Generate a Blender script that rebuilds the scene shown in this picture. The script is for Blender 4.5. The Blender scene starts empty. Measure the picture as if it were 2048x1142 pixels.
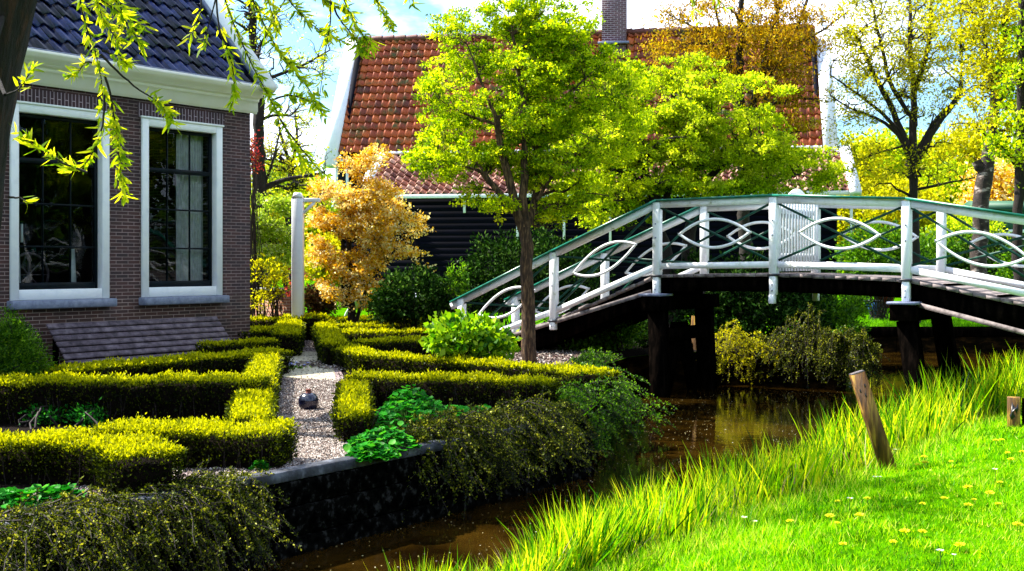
import bpy, math, random
import numpy as np
C = bpy.context.scene.collection
RAD = math.radians
R = np.random.default_rng(7)
# ------------------------------------------------------------------ camera, sky, sun
CAMZ = 1.4
cam = bpy.data.cameras.new("camera"); camo = bpy.data.objects.new("camera", cam); C.objects.link(camo)
camo.location = (0, 0, CAMZ); camo.rotation_euler = (RAD(90), 0, 0)
cam.lens = 2400/2048*36; cam.sensor_width = 36; cam.shift_y = -0.021; cam.clip_end = 2000; cam.clip_start = .05
bpy.context.scene.camera = camo
SUN_EL, SUN_AZ = RAD(51), RAD(-66)      # azimuth measured from +Y (view direction) towards +X
sd = bpy.data.lights.new("sun", 'SUN'); sd.energy = 5.0; sd.angle = RAD(.5); sd.color = (1, .95, .86)
so = bpy.data.objects.new("sun", sd); C.objects.link(so)
sv = np.array([math.sin(SUN_AZ)*math.cos(SUN_EL), math.cos(SUN_AZ)*math.cos(SUN_EL), math.sin(SUN_EL)])
from mathutils import Vector
so.rotation_euler = Vector(sv).to_track_quat('Z', 'Y').to_euler()
so.location = Vector(sv)*60
w = bpy.data.worlds.new("World"); bpy.context.scene.world = w; w.use_nodes = True
nt = w.node_tree; N = nt.nodes; L = nt.links; N.clear()
out = N.new('ShaderNodeOutputWorld'); bg = N.new('ShaderNodeBackground'); sky = N.new('ShaderNodeTexSky')
sky.sky_type = 'NISHITA'; sky.sun_disc = False; sky.sun_elevation = SUN_EL; sky.sun_rotation = SUN_AZ
tc = N.new('ShaderNodeTexCoord'); mp = N.new('ShaderNodeMapping'); mp.inputs['Scale'].default_value = (1, 1, 2.6); mp.inputs['Location'].default_value = (.32, 0, .1)
nz = N.new('ShaderNodeTexNoise'); nz.inputs['Scale'].default_value = 3.2; nz.inputs['Detail'].default_value = 7; nz.inputs['Roughness'].default_value = .55
cr = N.new('ShaderNodeValToRGB'); cr.color_ramp.elements[0].position = .48; cr.color_ramp.elements[1].position = .62
mx = N.new('ShaderNodeMixRGB'); mx.inputs['Color2'].default_value = (10.5, 11.2, 13.2, 1)
tintn = N.new('ShaderNodeMixRGB'); tintn.blend_type = 'MULTIPLY'; tintn.inputs['Fac'].default_value = 1; tintn.inputs['Color2'].default_value = (.66, .92, 1.12, 1)
L.new(tc.outputs['Generated'], mp.inputs['Vector']); L.new(mp.outputs[0], nz.inputs['Vector']); L.new(nz.outputs['Fac'], cr.inputs['Fac'])
L.new(sky.outputs[0], tintn.inputs['Color1']); L.new(tintn.outputs[0], mx.inputs['Color1']); L.new(cr.outputs[0], mx.inputs['Fac'])
L.new(mx.outputs[0], bg.inputs['Color']); bg.inputs['Strength'].default_value = .085; L.new(bg.outputs[0], out.inputs['Surface'])
vs = bpy.context.scene.view_settings; vs.view_transform = 'Standard'; vs.look = 'None'; vs.gamma = 1; vs.exposure = 1.72
bpy.context.scene.cycles.max_bounces = 6; bpy.context.scene.cycles.diffuse_bounces = 2; bpy.context.scene.cycles.transparent_max_bounces = 8
bpy.context.scene.cycles.caustics_reflective = False; bpy.context.scene.cycles.caustics_refractive = False
# ------------------------------------------------------------------ coordinates
UX = np.array([.584, .811, 0.]); UX /= np.linalg.norm(UX); VX = np.array([-UX[1], UX[0], 0.]); ZX = np.array([0, 0, 1.])
def W(u, v, z=0.): return UX*u + VX*v + ZX*z
def P(x, y, Y): return np.array([(x-1024)/2400*Y, Y, CAMZ-(y-528)/2400*Y])     # a point seen at (x, y), Y metres off
def G(x, y, z=0.):                                                             # where that sight line meets height z
    Y = (CAMZ-z)*2400/(y-528); return np.array([(x-1024)/2400*Y, Y, z])
# ------------------------------------------------------------------ mesh helpers
ORG = {}
def org(o): return ORG.get(o.name, np.zeros(3)) if o else np.zeros(3)
def mkmesh(name, V, Fs, mat=None, parent=None, tint=None, smooth=False, frame=None, mats=None):
    V = np.asarray(V, float); og = org(parent)
    me = bpy.data.meshes.new(name); me.vertices.add(len(V)); me.vertices.foreach_set('co', (V-og).astype(np.float32).ravel())
    Fs = [np.asarray(f, np.int32) for f in Fs if len(f)]
    nl = sum(f.size for f in Fs); nf = sum(len(f) for f in Fs)
    me.loops.add(nl); me.loops.foreach_set('vertex_index', np.concatenate([f.ravel() for f in Fs]))
    tot = np.concatenate([np.full(len(f), f.shape[1], np.int32) for f in Fs]); st = np.concatenate([[0], np.cumsum(tot)[:-1]]).astype(np.int32)
    me.polygons.add(nf); me.polygons.foreach_set('loop_start', st)
    try: me.polygons.foreach_set('loop_total', tot)
    except Exception: pass
    if smooth: me.polygons.foreach_set('use_smooth', np.ones(nf, bool))
    me.update(calc_edges=True)
    if tint is not None:
        a = me.attributes.new('tint', 'FLOAT', 'FACE'); a.data.foreach_set('value', np.asarray(tint, np.float32))
    if mat: me.materials.append(mat)
    if frame is not None:
        uv = me.uv_layers.new(name='uv'); A, B = frame; n = np.zeros(nf*3, np.float32); me.polygons.foreach_get('normal', n); n = n.reshape(-1, 3)
        lv = np.concatenate([f.ravel() for f in Fs]); fi = np.repeat(np.arange(nf), tot); pv = V[lv]; nn = n[fi]
        du, dv, dz = np.abs(nn@A), np.abs(nn@B), np.abs(nn[:, 2])
        c1 = np.where((dz > du) & (dz > dv), pv@A, np.where(dv >= du, pv@A, pv@B)); c2 = np.where((dz > du) & (dz > dv), pv@B, pv[:, 2])
        uv.data.foreach_set('uv', np.stack([c1, c2], 1).astype(np.float32).ravel())
    o = bpy.data.objects.new(name, me); C.objects.link(o)
    if parent: o.parent = parent; ORG[o.name] = og
    return o
def tag(o, label=None, cat=None, group=None, kind=None):
    if label: o['label'] = label
    if cat: o['category'] = cat
    if group: o['group'] = group
    if kind: o['kind'] = kind
    return o
def thing(name, loc, label, cat, group=None):
    o = bpy.data.objects.new(name, None); C.objects.link(o); o.location = tuple(loc); o.empty_display_size = .2
    ORG[o.name] = np.array(loc, float); return tag(o, label, cat, group)
def copy_thing(src, loc, label=None, rotz=0, scale=1):
    def cp(o, par):
        c = o.copy(); C.objects.link(c); c.parent = par
        for ch in list(o.children): cp(ch, c)
        return c
    c = cp(src, None); c.location = tuple(loc); c.rotation_euler = (0, 0, rotz); c.scale = (scale,)*3
    if label: c['label'] = label
    return c
class MB:
    def __init__(s, fr=(UX, VX)): s.V = []; s.F = {}; s.n = 0; s.fr = fr
    def add(s, V, F):
        for f in F: s.F.setdefault(len(f), []).append([i+s.n for i in f])
        s.V.append(np.asarray(V, float)); s.n += len(V); return s
    def hexa(s, p):   # 8 corners: 0-3 bottom ring, 4-7 top ring
        return s.add(p, [(0, 3, 2, 1), (4, 5, 6, 7), (0, 1, 5, 4), (1, 2, 6, 5), (2, 3, 7, 6), (3, 0, 4, 7)])
    def box(s, a, b, c=.006):   # corners in (A, B, z) of the frame, bevelled
        A, B = s.fr; a = np.array(a, float); b = np.array(b, float); lo = np.minimum(a, b); hi = np.maximum(a, b)
        c = min(c, (hi-lo).min()*.3); V = []; idx = {}
        for i in (0, 1):
            for j in (0, 1):
                for k in (0, 1):
                    base = np.array([(lo, hi)[i][0], (lo, hi)[j][1], (lo, hi)[k][2]]); sg = np.array([1-2*i, 1-2*j, 1-2*k])
                    for ax in range(3):
                        q = base+sg*c; q[ax] = base[ax]; idx[(i, j, k, ax)] = len(V); V.append(A*q[0]+B*q[1]+ZX*q[2])
        F = []
        def face(vs):
            p = [V[v] for v in vs]; nrm = np.cross(p[1]-p[0], p[2]-p[1]); ce = sum(p)/len(p); mid = A*(lo[0]+hi[0])/2+B*(lo[1]+hi[1])/2+ZX*(lo[2]+hi[2])/2
            F.append(tuple(vs) if nrm@(ce-mid) > 0 else tuple(reversed(vs)))
        for i in (0, 1):
            face([idx[(i, 0, 0, 0)], idx[(i, 1, 0, 0)], idx[(i, 1, 1, 0)], idx[(i, 0, 1, 0)]])
            face([idx[(0, i, 0, 1)], idx[(1, i, 0, 1)], idx[(1, i, 1, 1)], idx[(0, i, 1, 1)]])
            face([idx[(0, 0, i, 2)], idx[(1, 0, i, 2)], idx[(1, 1, i, 2)], idx[(0, 1, i, 2)]])
            for j in (0, 1):
                face([idx[(i, j, 0, 0)], idx[(i, j, 1, 0)], idx[(i, j, 1, 1)], idx[(i, j, 0, 1)]])
                face([idx[(i, 0, j, 0)], idx[(i, 1, j, 0)], idx[(i, 1, j, 2)], idx[(i, 0, j, 2)]])
                face([idx[(0, i, j, 1)], idx[(1, i, j, 1)], idx[(1, i, j, 2)], idx[(0, i, j, 2)]])
                for k in (0, 1): face([idx[(i, j, k, 0)], idx[(i, j, k, 1)], idx[(i, j, k, 2)]])
        return s.add(V, F)
    def beam(s, p, q, w, h, up=ZX):     # bar from p to q, w across, h along up
        p = np.array(p, float); q = np.array(q, float); d = q-p; d /= np.linalg.norm(d); sd_ = np.cross(d, up); sd_ /= np.linalg.norm(sd_); u_ = np.cross(sd_, d)
        a, b = sd_*w/2, u_*h/2
        return s.add([p-a-b, p+a-b, p+a+b, p-a+b, q-a-b, q+a-b, q+a+b, q-a+b], [(0, 3, 2, 1), (4, 5, 6, 7), (0, 1, 5, 4), (1, 2, 6, 5), (2, 3, 7, 6), (3, 0, 4, 7)][:0] or [(0, 1, 2, 3), (7, 6, 5, 4), (0, 4, 5, 1), (1, 5, 6, 2), (2, 6, 7, 3), (3, 7, 4, 0)])
    def prism(s, poly, off):            # polygon (3-D points) extruded by the vector off
        poly = [np.array(p, float) for p in poly]; n = len(poly); V = poly+[p+off for p in poly]
        nrm = sum(np.cross(poly[i]-poly[0], poly[(i+1) % n]-poly[0]) for i in range(1, n-1))
        if nrm@off > 0: F = [tuple(range(n-1, -1, -1)), tuple(range(n, 2*n))]+[(i, (i+1) % n, (i+1) % n+n, i+n) for i in range(n)]
        else: F = [tuple(range(n)), tuple(range(2*n-1, n-1, -1))]+[((i+1) % n, i, i+n, (i+1) % n+n) for i in range(n)]
        return s.add(V, F)
    def lathe(s, c, prof, S=20):
        c = np.array(c, float); V = []; F = []
        for r, z in prof:
            for k in range(S): a = 2*math.pi*k/S; V.append(c+[r*math.cos(a), r*math.sin(a), z])
        for i in range(len(prof)-1):
            for k in range(S): k2 = (k+1) % S; F.append((i*S+k, i*S+k2, (i+1)*S+k2, (i+1)*S+k))
        F.append(tuple(range(S-1, -1, -1))); F.append(tuple((len(prof)-1)*S+k for k in range(S)))
        return s.add(V, F)
    def tube(s, pts, r, S=8):
        pts = np.array(pts, float)[None]; r = np.broadcast_to(np.asarray(r, float), (pts.shape[1],))[None]; V, F = tubes(pts, r, S)
        return s.add(V, [tuple(f) for f in F])
    def build(s, name, mat, parent=None, smooth=False):
        return mkmesh(name, np.concatenate(s.V), [np.array(v) for v in s.F.values()], mat, parent, smooth=smooth, frame=s.fr)
def nrmz(a): return a/np.maximum(np.linalg.norm(a, axis=-1, keepdims=True), 1e-9)
def tubes(Pt, Rd, S=5):
    Nn, K, _ = Pt.shape; T = np.gradient(Pt, axis=1); T = nrmz(T)
    ref = np.where(np.abs(T[..., 2:3]) > .9, np.array([1., 0, 0]), np.array([0, 0, 1.])); ref = ref[:, :1].repeat(K, 1) if K > 1 else ref
    a = nrmz(np.cross(T, ref)); b = np.cross(T, a)
    th = np.arange(S)*2*math.pi/S
    V = Pt[:, :, None]+Rd[:, :, None, None]*(a[:, :, None]*np.cos(th)[None, None, :, None]+b[:, :, None]*np.sin(th)[None, None, :, None])
    i = np.arange(Nn)[:, None, None]*K*S; k = np.arange(K-1)[None, :, None]*S; j = np.arange(S)[None, None, :]; j2 = (j+1) % S
    F = np.stack([i+k+j2, i+k+j, i+k+S+j, i+k+S+j2], -1).reshape(-1, 4)
    return V.reshape(-1, 3), F
def rnd3(n): return nrmz(R.normal(size=(n, 3)))
def leafmesh(p, a, Ln, asp=.5, fold=.12, n=None):       # one folded diamond per leaf
    m = len(p); a = nrmz(a); n0 = rnd3(m) if n is None else n+R.normal(size=(m, 3))*.35
    sd_ = nrmz(np.cross(a, n0)); nn = np.cross(sd_, a); Ln = np.broadcast_to(Ln, (m,))[:, None]
    mid = p+a*Ln*.48-nn*Ln*fold*.0; wv = sd_*Ln*asp*.5; fo = nn*Ln*fold
    V = np.stack([p, mid+wv+fo, p+a*Ln-fo*.5, mid-wv+fo], 1).reshape(-1, 3)
    F = (np.arange(m)[:, None]*4+np.arange(4)[None]); return V, F
def strap(p, a, Ln, wd, bend=.3):                       # long leaf: 2 quads and a tip
    m = len(p); a = nrmz(a); h = rnd3(m)*[1, 1, .2]; sd_ = nrmz(np.cross(a, rnd3(m))); Ln = np.broadcast_to(Ln, (m,))[:, None]; wd = np.broadcast_to(wd, (m,))[:, None]
    q = [p+a*Ln*t+h*Ln*bend*t*t for t in (0, .45, .8, 1.)]
    V = np.stack([q[0]-sd_*wd*.35, q[0]+sd_*wd*.35, q[1]+sd_*wd*.5, q[1]-sd_*wd*.5, q[2]+sd_*wd*.3, q[2]-sd_*wd*.3, q[3]], 1).reshape(-1, 3)
    b = np.arange(m)[:, None]*7
    return V, np.concatenate([b+[0, 1, 2, 3], b+[3, 2, 4, 5]]), b+[5, 4, 6]
# ------------------------------------------------------------------ materials
def nodes(name):
    m = bpy.data.materials.new(name); m.use_nodes = True; t = m.node_tree; t.nodes.clear(); o = t.nodes.new('ShaderNodeOutputMaterial'); return m, t, o
def ramp(t, cols, pos=None, inp=None):
    r = t.nodes.new('ShaderNodeValToRGB'); e = r.color_ramp.elements; pos = pos or [i/(len(cols)-1) for i in range(len(cols))]
    while len(e) < len(cols): e.new(.5)
    for i, (c, q) in enumerate(zip(cols, pos)): e[i].position = q; e[i].color = (*c, 1)
    if inp is not None: t.links.new(inp, r.inputs['Fac'])
    return r
def noise(t, sc, det=4, rough=.55, vec=None):
    n = t.nodes.new('ShaderNodeTexNoise'); n.inputs['Scale'].default_value = sc; n.inputs['Detail'].default_value = det; n.inputs['Roughness'].default_value = rough
    if vec is None:
        g = t.nodes.new('ShaderNodeNewGeometry'); vec = g.outputs['Position']
    t.links.new(vec, n.inputs['Vector']); return n
def bump(t, h, dist, st=1.):
    b = t.nodes.new('ShaderNodeBump'); b.inputs['Distance'].default_value = dist; b.inputs['Strength'].default_value = st; t.links.new(h, b.inputs['Height']); return b
def leafmat(name, cols, trans=.5, gloss=.04, tcol=1.5, rough=.45):
    m, t, o = nodes(name); at = t.nodes.new('ShaderNodeAttribute'); at.attribute_name = 'tint'
    r = ramp(t, cols, inp=at.outputs['Fac']); d = t.nodes.new('ShaderNodeBsdfDiffuse'); tr = t.nodes.new('ShaderNodeBsdfTranslucent'); mt = t.nodes.new('ShaderNodeMixRGB')
    mt.blend_type = 'MULTIPLY'; mt.inputs['Fac'].default_value = 1; mt.inputs['Color2'].default_value = (tcol, tcol*.95, tcol*.5, 1)
    L_ = t.links.new; L_(r.outputs[0], d.inputs['Color']); L_(r.outputs[0], mt.inputs['Color1']); L_(mt.outputs[0], tr.inputs['Color'])
    a = t.nodes.new('ShaderNodeMixShader'); a.inputs[0].default_value = min(trans*1.15, .6) if trans else 0; L_(d.outputs[0], a.inputs[1]); L_(tr.outputs[0], a.inputs[2])
    g = t.nodes.new('ShaderNodeBsdfGlossy'); g.inputs['Roughness'].default_value = rough; g.inputs['Color'].default_value = (.45, .5, .4, 1); b = t.nodes.new('ShaderNodeMixShader'); b.inputs[0].default_value = gloss*.3
    L_(a.outputs[0], b.inputs[1]); L_(g.outputs[0], b.inputs[2]); L_(b.outputs[0], o.inputs['Surface']); return m
def surf(name, cols, sc=8, rough=.7, bumpd=.004, bsc=None, pos=None, stretch=None, spec=.4, det=5):
    m, t, o = nodes(name); p = t.nodes.new('ShaderNodeBsdfPrincipled'); vec = None
    tc_ = t.nodes.new('ShaderNodeTexCoord'); mp_ = t.nodes.new('ShaderNodeMapping'); mp_.inputs['Scale'].default_value = stretch or (1, 1, 1)
    t.links.new(tc_.outputs['Object'], mp_.inputs['Vector']); vec = mp_.outputs[0]
    n = noise(t, sc, det, .6, vec); r = ramp(t, cols, pos or [.3+.4*i/(max(len(cols)-1, 1)) for i in range(len(cols))], n.outputs['Fac'])
    t.links.new(r.outputs[0], p.inputs['Base Color']); p.inputs['Roughness'].default_value = rough; p.inputs['Specular IOR Level'].default_value = spec
    if bumpd:
        n2 = noise(t, bsc or sc*3, 6, .65, vec); b = bump(t, n2.outputs['Fac'], bumpd); t.links.new(b.outputs[0], p.inputs['Normal'])
    t.links.new(p.outputs[0], o.inputs['Surface']); return m
def brick(name, c1, c2, mortar, bw=.2, rh=.047, ms=.006, rot=False):
    m, t, o = nodes(name); p = t.nodes.new('ShaderNodeBsdfPrincipled'); uv = t.nodes.new('ShaderNodeUVMap'); uv.uv_map = 'uv'
    mp_ = t.nodes.new('ShaderNodeMapping'); t.links.new(uv.outputs[0], mp_.inputs['Vector'])
    if rot: mp_.inputs['Rotation'].default_value = (0, 0, RAD(90))
    b = t.nodes.new('ShaderNodeTexBrick'); t.links.new(mp_.outputs[0], b.inputs['Vector'])
    for k, v in (('Scale', 1), ('Mortar Size', ms), ('Mortar Smooth', .15), ('Bias', 0), ('Brick Width', bw), ('Row Height', rh)): b.inputs[k].default_value = v
    b.inputs['Color1'].default_value = (*c1, 1); b.inputs['Color2'].default_value = (*c2, 1); b.inputs['Mortar'].default_value = (*mortar, 1)
    n = noise(t, 3, 6); r = ramp(t, [(.7, .7, .7), (1.25, 1.2, 1.2)], [.3, .7], n.outputs['Fac']); mm = t.nodes.new('ShaderNodeMixRGB'); mm.blend_type = 'MULTIPLY'; mm.inputs['Fac'].default_value = 1
    t.links.new(b.outputs['Color'], mm.inputs['Color1']); t.links.new(r.outputs[0], mm.inputs['Color2']); t.links.new(mm.outputs[0], p.inputs['Base Color'])
    inv = t.nodes.new('ShaderNodeMath'); inv.operation = 'SUBTRACT'; inv.inputs[0].default_value = 1; t.links.new(b.outputs['Fac'], inv.inputs[1])
    bb = bump(t, inv.outputs[0], .006); t.links.new(bb.outputs[0], p.inputs['Normal']); p.inputs['Roughness'].default_value = .75
    t.links.new(p.outputs[0], o.inputs['Surface']); return m
def tilemat(name, cols, moss=(.05, .07, .01), rough=.5, mossamt=.55):
    m, t, o = nodes(name); p = t.nodes.new('ShaderNodeBsdfPrincipled'); at = t.nodes.new('ShaderNodeAttribute'); at.attribute_name = 'tint'
    r = ramp(t, cols, inp=at.outputs['Fac']); n = noise(t, 2.2, 7, .65); f = ramp(t, [(0, 0, 0), (1, 1, 1)], [mossamt, mossamt+.15], n.outputs['Fac'])
    mm = t.nodes.new('ShaderNodeMixRGB'); mm.inputs['Color2'].default_value = (*moss, 1); t.links.new(f.outputs[0], mm.inputs['Fac']); t.links.new(r.outputs[0], mm.inputs['Color1'])
    n3 = noise(t, 25, 5, .7); r3 = ramp(t, [(.55, .55, .55), (1.3, 1.3, 1.3)], [.3, .7], n3.outputs['Fac']); m3 = t.nodes.new('ShaderNodeMixRGB'); m3.blend_type = 'MULTIPLY'; m3.inputs['Fac'].default_value = 1
    t.links.new(mm.outputs[0], m3.inputs['Color1']); t.links.new(r3.outputs[0], m3.inputs['Color2'])
    t.links.new(m3.outputs[0], p.inputs['Base Color']); p.inputs['Roughness'].default_value = rough
    b = bump(t, n3.outputs['Fac'], .006); t.links.new(b.outputs[0], p.inputs['Normal']); t.links.new(p.outputs[0], o.inputs['Surface']); return m
M = {}
M['white'] = surf('white_paint', [(.74, .75, .78), (.82, .83, .84), (.84, .84, .84)], 6, .45, .0015, 40)
M['bridge_white'] = surf('weathered_white_paint', [(.36, .38, .25), (.7, .72, .68), (.8, .81, .83), (.82, .83, .84)], 9, .5, .002, 60, pos=[.26, .36, .48, .7])
M['cream'] = surf('cream_paint', [(.82, .78, .7), (.86, .84, .8)], 5, .4, .001, 40)
M['green'] = surf('dark_green_paint', [(.004, .08, .05), (.01, .2, .13)], 12, .35, .001, 50)
M['brace_green'] = surf('old_green_paint', [(.001, .012, .008), (.003, .045, .028), (.006, .08, .05)], 10, .5, .001, 50, spec=.2)
M['black_wood'] = surf('tarred_timber', [(.0006, .0005, .0005), (.0015, .0012, .001), (.006, .004, .003)], 14, .9, .008, 60, stretch=(1, 1, .25), spec=0)
M['deck'] = surf('weathered_planks', [(.05, .038, .035), (.16, .13, .125), (.25, .21, .2)], 10, .8, .006, 40)
M['old_wood'] = surf('greyed_hardwood', [(.03, .02, .025), (.11, .08, .095), (.22, .17, .19)], 9, .7, .006, 50)
M['stake'] = surf('yellowed_stake_timber', [(.015, .006, .001), (.13, .055, .006), (.5, .3, .03)], 7, .7, .008, 30, stretch=(2.5, 2.5, .25))
M['stone'] = surf('shade_blue_stone', [(.13, .15, .22), (.26, .29, .38)], 14, .6, .003, 70)  # shade on the facade is put into the sill's bluish colour
M['lead'] = surf('lead_sheet', [(.1, .12, .2), (.2, .23, .33)], 10, .45, .004, 30)
M['dark_sash'] = surf('dark_sash_paint', [(.0015, .003, .005), (.003, .008, .012)], 8, .4, .0005, 40, spec=.1)
M['blackboards'] = surf('blue_black_weatherboard', [(.0006, .0006, .002), (.0012, .0015, .008)], 5, .8, .003, 40, stretch=(.4, .4, 3), spec=.06)
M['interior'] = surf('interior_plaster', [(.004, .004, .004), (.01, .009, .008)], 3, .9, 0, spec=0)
M['bark'] = surf('brown_bark', [(.008, .004, .002), (.06, .03, .012), (.24, .14, .06)], 12, .9, .03, 40, stretch=(3, 3, .6))
M['bark_dark'] = surf('dark_bark', [(.006, .004, .003), (.03, .018, .012)], 16, .9, .02, 40, stretch=(3, 3, .6))
M['bark_near'] = surf('willow_bark', [(.001, .0005, .0005), (.012, .003, .002), (.07, .02, .012)], 9, .9, .03, 25, stretch=(3, 3, .5))
M['bark_pale'] = surf('pale_bark', [(.012, .006, .004), (.05, .03, .022), (.45, .36, .32)], 5, .8, .02, 30, stretch=(1, 1, 2.5), pos=[.35, .56, .68])
M['brick'] = brick('brown_brick', (.022, .006, .003), (.06, .017, .008), (.27, .2, .17), .2, .05, .0048)
M['lintel'] = brick('soldier_brick', (.034, .013, .016), (.055, .02, .022), (.42, .34, .35), .25, .055, .006, rot=True)
M['redbrick'] = brick('garden_red_brick', (.16, .05, .02), (.3, .11, .04), (.4, .3, .2), .2, .06, .008)
M['chimbrick'] = brick('chimney_brick', (.07, .02, .03), (.12, .04, .05), (.35, .28, .3), .21, .065, .01)
M['slate'] = tilemat('blue_black_pantiles', [(.001, .002, .012), (.003, .007, .05), (.008, .018, .12), (.03, .045, .16)], (.03, .025, .04), .3, .64)
M['redtile'] = tilemat('orange_red_pantiles', [(.12, .02, .008), (.3, .045, .008), (.42, .07, .01), (.58, .12, .015), (.26, .04, .01)], (.07, .075, .008), .6, .5)
M['pinktile'] = tilemat('pale_red_pantiles', [(.13, .03, .015), (.36, .11, .05), (.6, .33, .22)], (.06, .06, .02), .6, .62)
M['soil'] = surf('dark_soil', [(.002, .0014, .001), (.012, .007, .005)], 12, .95, .03, 30, spec=.05)
M['grassland'] = surf('turf', [(.01, .04, .0005), (.05, .17, .0008), (.09, .25, .001)], 3, .9, .02, 40, spec=0)
M['mulch'] = surf('bark_mulch', [(.04, .02, .018), (.2, .12, .11), (.35, .24, .23)], 30, .9, .02, 60)
M['bank'] = surf('timber_and_mud', [(.001, .0008, .0005), (.006, .004, .002), (.035, .017, .005)], 3, .9, .02, 20, stretch=(1, 1, 3), spec=0)
M['coping'] = surf('grey_timber_coping', [(.006, .006, .008), (.03, .033, .045), (.14, .15, .18)], 7, .7, .006, 40)
M['quaywall'] = surf('wet_dark_planks', [(.0008, .0008, .0008), (.003, .003, .0025), (.03, .03, .028)], 16, .8, .006, 60, pos=[.4, .56, .72], spec=0)
M['urn'] = surf('dark_blue_glaze', [(.002, .003, .012), (.005, .006, .03)], 5, .22, .001, 20, spec=.8)
M['terracotta'] = surf('terracotta', [(.08, .015, .008), (.18, .035, .015)], 10, .7, .003)
M['curtain'] = surf('grey_net_curtain', [(.6, .6, .6), (.9, .9, .92)], 12, .9, .0)
M['pink'] = surf('pink_glass', [(.7, .15, .3), (.8, .25, .4)], 5, .3, 0)
M['iron'] = surf('dark_iron', [(.01, .01, .012), (.03, .03, .035)], 8, .4, .001)
M['blue'] = surf('blue_canvas', [(.01, .05, .2), (.02, .12, .35)], 5, .6, .002)
M['red'] = surf('red_paint', [(.3, .02, .01), (.5, .05, .02)], 5, .5, .001)
M['shedgreen'] = surf('shed_green_boards', [(.004, .05, .02), (.01, .09, .04)], 4, .6, .002, stretch=(.3, .3, 6))
M['flower_y'] = surf('dandelion_yellow', [(.85, .8, .0), (.9, .9, .02)], 60, .7, 0)
M['flower_w'] = surf('petal_white', [(.8, .8, .78), (.9, .9, .9)], 60, .6, 0)
M['flower_b'] = surf('petal_blue', [(.2, .25, .7), (.35, .4, .85)], 60, .6, 0)
M['stem'] = surf('stem_green', [(.03, .09, .005), (.06, .15, .01)], 20, .7, 0)
M['twig'] = surf('twig_brown', [(.008, .004, .003), (.025, .014, .009)], 20, .8, 0)
def glass():
    m, t, o = nodes('window_glass'); f = t.nodes.new('ShaderNodeFresnel'); f.inputs['IOR'].default_value = 1.5; a = t.nodes.new('ShaderNodeBsdfTransparent'); a.inputs['Color'].default_value = (.75, .8, .8, 1)
    g = t.nodes.new('ShaderNodeBsdfGlossy'); g.inputs['Roughness'].default_value = .01; g.inputs['Color'].default_value = (.35, .38, .4, 1); x = t.nodes.new('ShaderNodeMixShader'); n = noise(t, 1.5, 2); b = bump(t, n.outputs['Fac'], .01, .4)
    t.links.new(b.outputs[0], g.inputs['Normal']); t.links.new(f.outputs[0], x.inputs[0]); t.links.new(a.outputs[0], x.inputs[1]); t.links.new(g.outputs[0], x.inputs[2]); t.links.new(x.outputs[0], o.inputs['Surface']); return m
M['glass'] = glass()
def watermat():
    m, t, o = nodes('murky_canal_water'); p = t.nodes.new('ShaderNodeBsdfPrincipled'); p.inputs['Roughness'].default_value = .03; p.inputs['IOR'].default_value = 1.33; p.inputs['Specular IOR Level'].default_value = .8
    n = noise(t, 1.3, 5); r = ramp(t, [(.005, .0025, .0004), (.03, .015, .0015)], [.35, .65], n.outputs['Fac']); t.links.new(r.outputs[0], p.inputs['Base Color'])
    n1 = noise(t, 7, 3); b1 = bump(t, n1.outputs['Fac'], .003, .5); n2 = noise(t, 40, 2); b2 = bump(t, n2.outputs['Fac'], .0004, .6); t.links.new(b1.outputs[0], b2.inputs['Normal']); t.links.new(b2.outputs[0], p.inputs['Normal'])
    t.links.new(p.outputs[0], o.inputs['Surface']); return m
M['water'] = watermat()
def gravelmat():
    m, t, o = nodes('gravel'); p = t.nodes.new('ShaderNodeBsdfPrincipled'); g = t.nodes.new('ShaderNodeNewGeometry'); v = t.nodes.new('ShaderNodeTexVoronoi'); v.inputs['Scale'].default_value = 55
    t.links.new(g.outputs['Position'], v.inputs['Vector']); r = ramp(t, [(.03, .015, .018), (.2, .13, .13), (.4, .3, .3), (.04, .02, .02)], inp=v.outputs['Color']); t.links.new(r.outputs[0], p.inputs['Base Color'])
    b = bump(t, v.outputs['Distance'], -.02); t.links.new(b.outputs[0], p.inputs['Normal']); p.inputs['Roughness'].default_value = .8; t.links.new(p.outputs[0], o.inputs['Surface']); return m
M['gravel'] = gravelmat()
M['pebble'] = leafmat('pebbles', [(.006, .004, .003), (.13, .09, .075), (.34, .27, .23), (.03, .017, .013), (.6, .54, .48), (.08, .055, .04)], 0, .04)
M['paving'] = brick('pale_yellow_paving', (.45, .4, .24), (.55, .5, .34), (.2, .17, .1), .1, .05, .006)
# foliage
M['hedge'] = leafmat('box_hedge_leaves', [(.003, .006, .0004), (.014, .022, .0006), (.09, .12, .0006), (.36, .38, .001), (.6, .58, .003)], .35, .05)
M['maple'] = leafmat('fresh_green_leaves', [(.015, .05, .0005), (.14, .27, .001), (.5, .62, .003), (.78, .78, .02)], .5, .05)
M['lime'] = leafmat('lime_green_leaves', [(.03, .07, .001), (.2, .32, .002), (.5, .6, .006), (.74, .76, .05)], .5, .04)
M['willow'] = leafmat('willow_leaves', [(.1, .2, .003), (.3, .4, .004), (.55, .6, .01), (.6, .55, .02)], .5, .05)
M['gold'] = leafmat('golden_leaves', [(.22, .07, .002), (.6, .28, .004), (.85, .55, .02), (.95, .88, .6), (.65, .6, .02)], .35, .04, 1.2)
M['bronze'] = leafmat('bronze_leaves', [(.04, .015, .001), (.28, .14, .003), (.52, .33, .005), (.62, .56, .01)], .45, .03, 1.2)
M['yellowgreen'] = leafmat('spring_yellow_green_leaves', [(.12, .14, .002), (.35, .35, .004), (.5, .45, .006), (.4, .5, .01)], .5, .03)
M['pear'] = leafmat('white_green_blossom', [(.06, .14, .004), (.2, .33, .01), (.4, .5, .05), (.75, .78, .6)], .4, .04)
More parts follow.
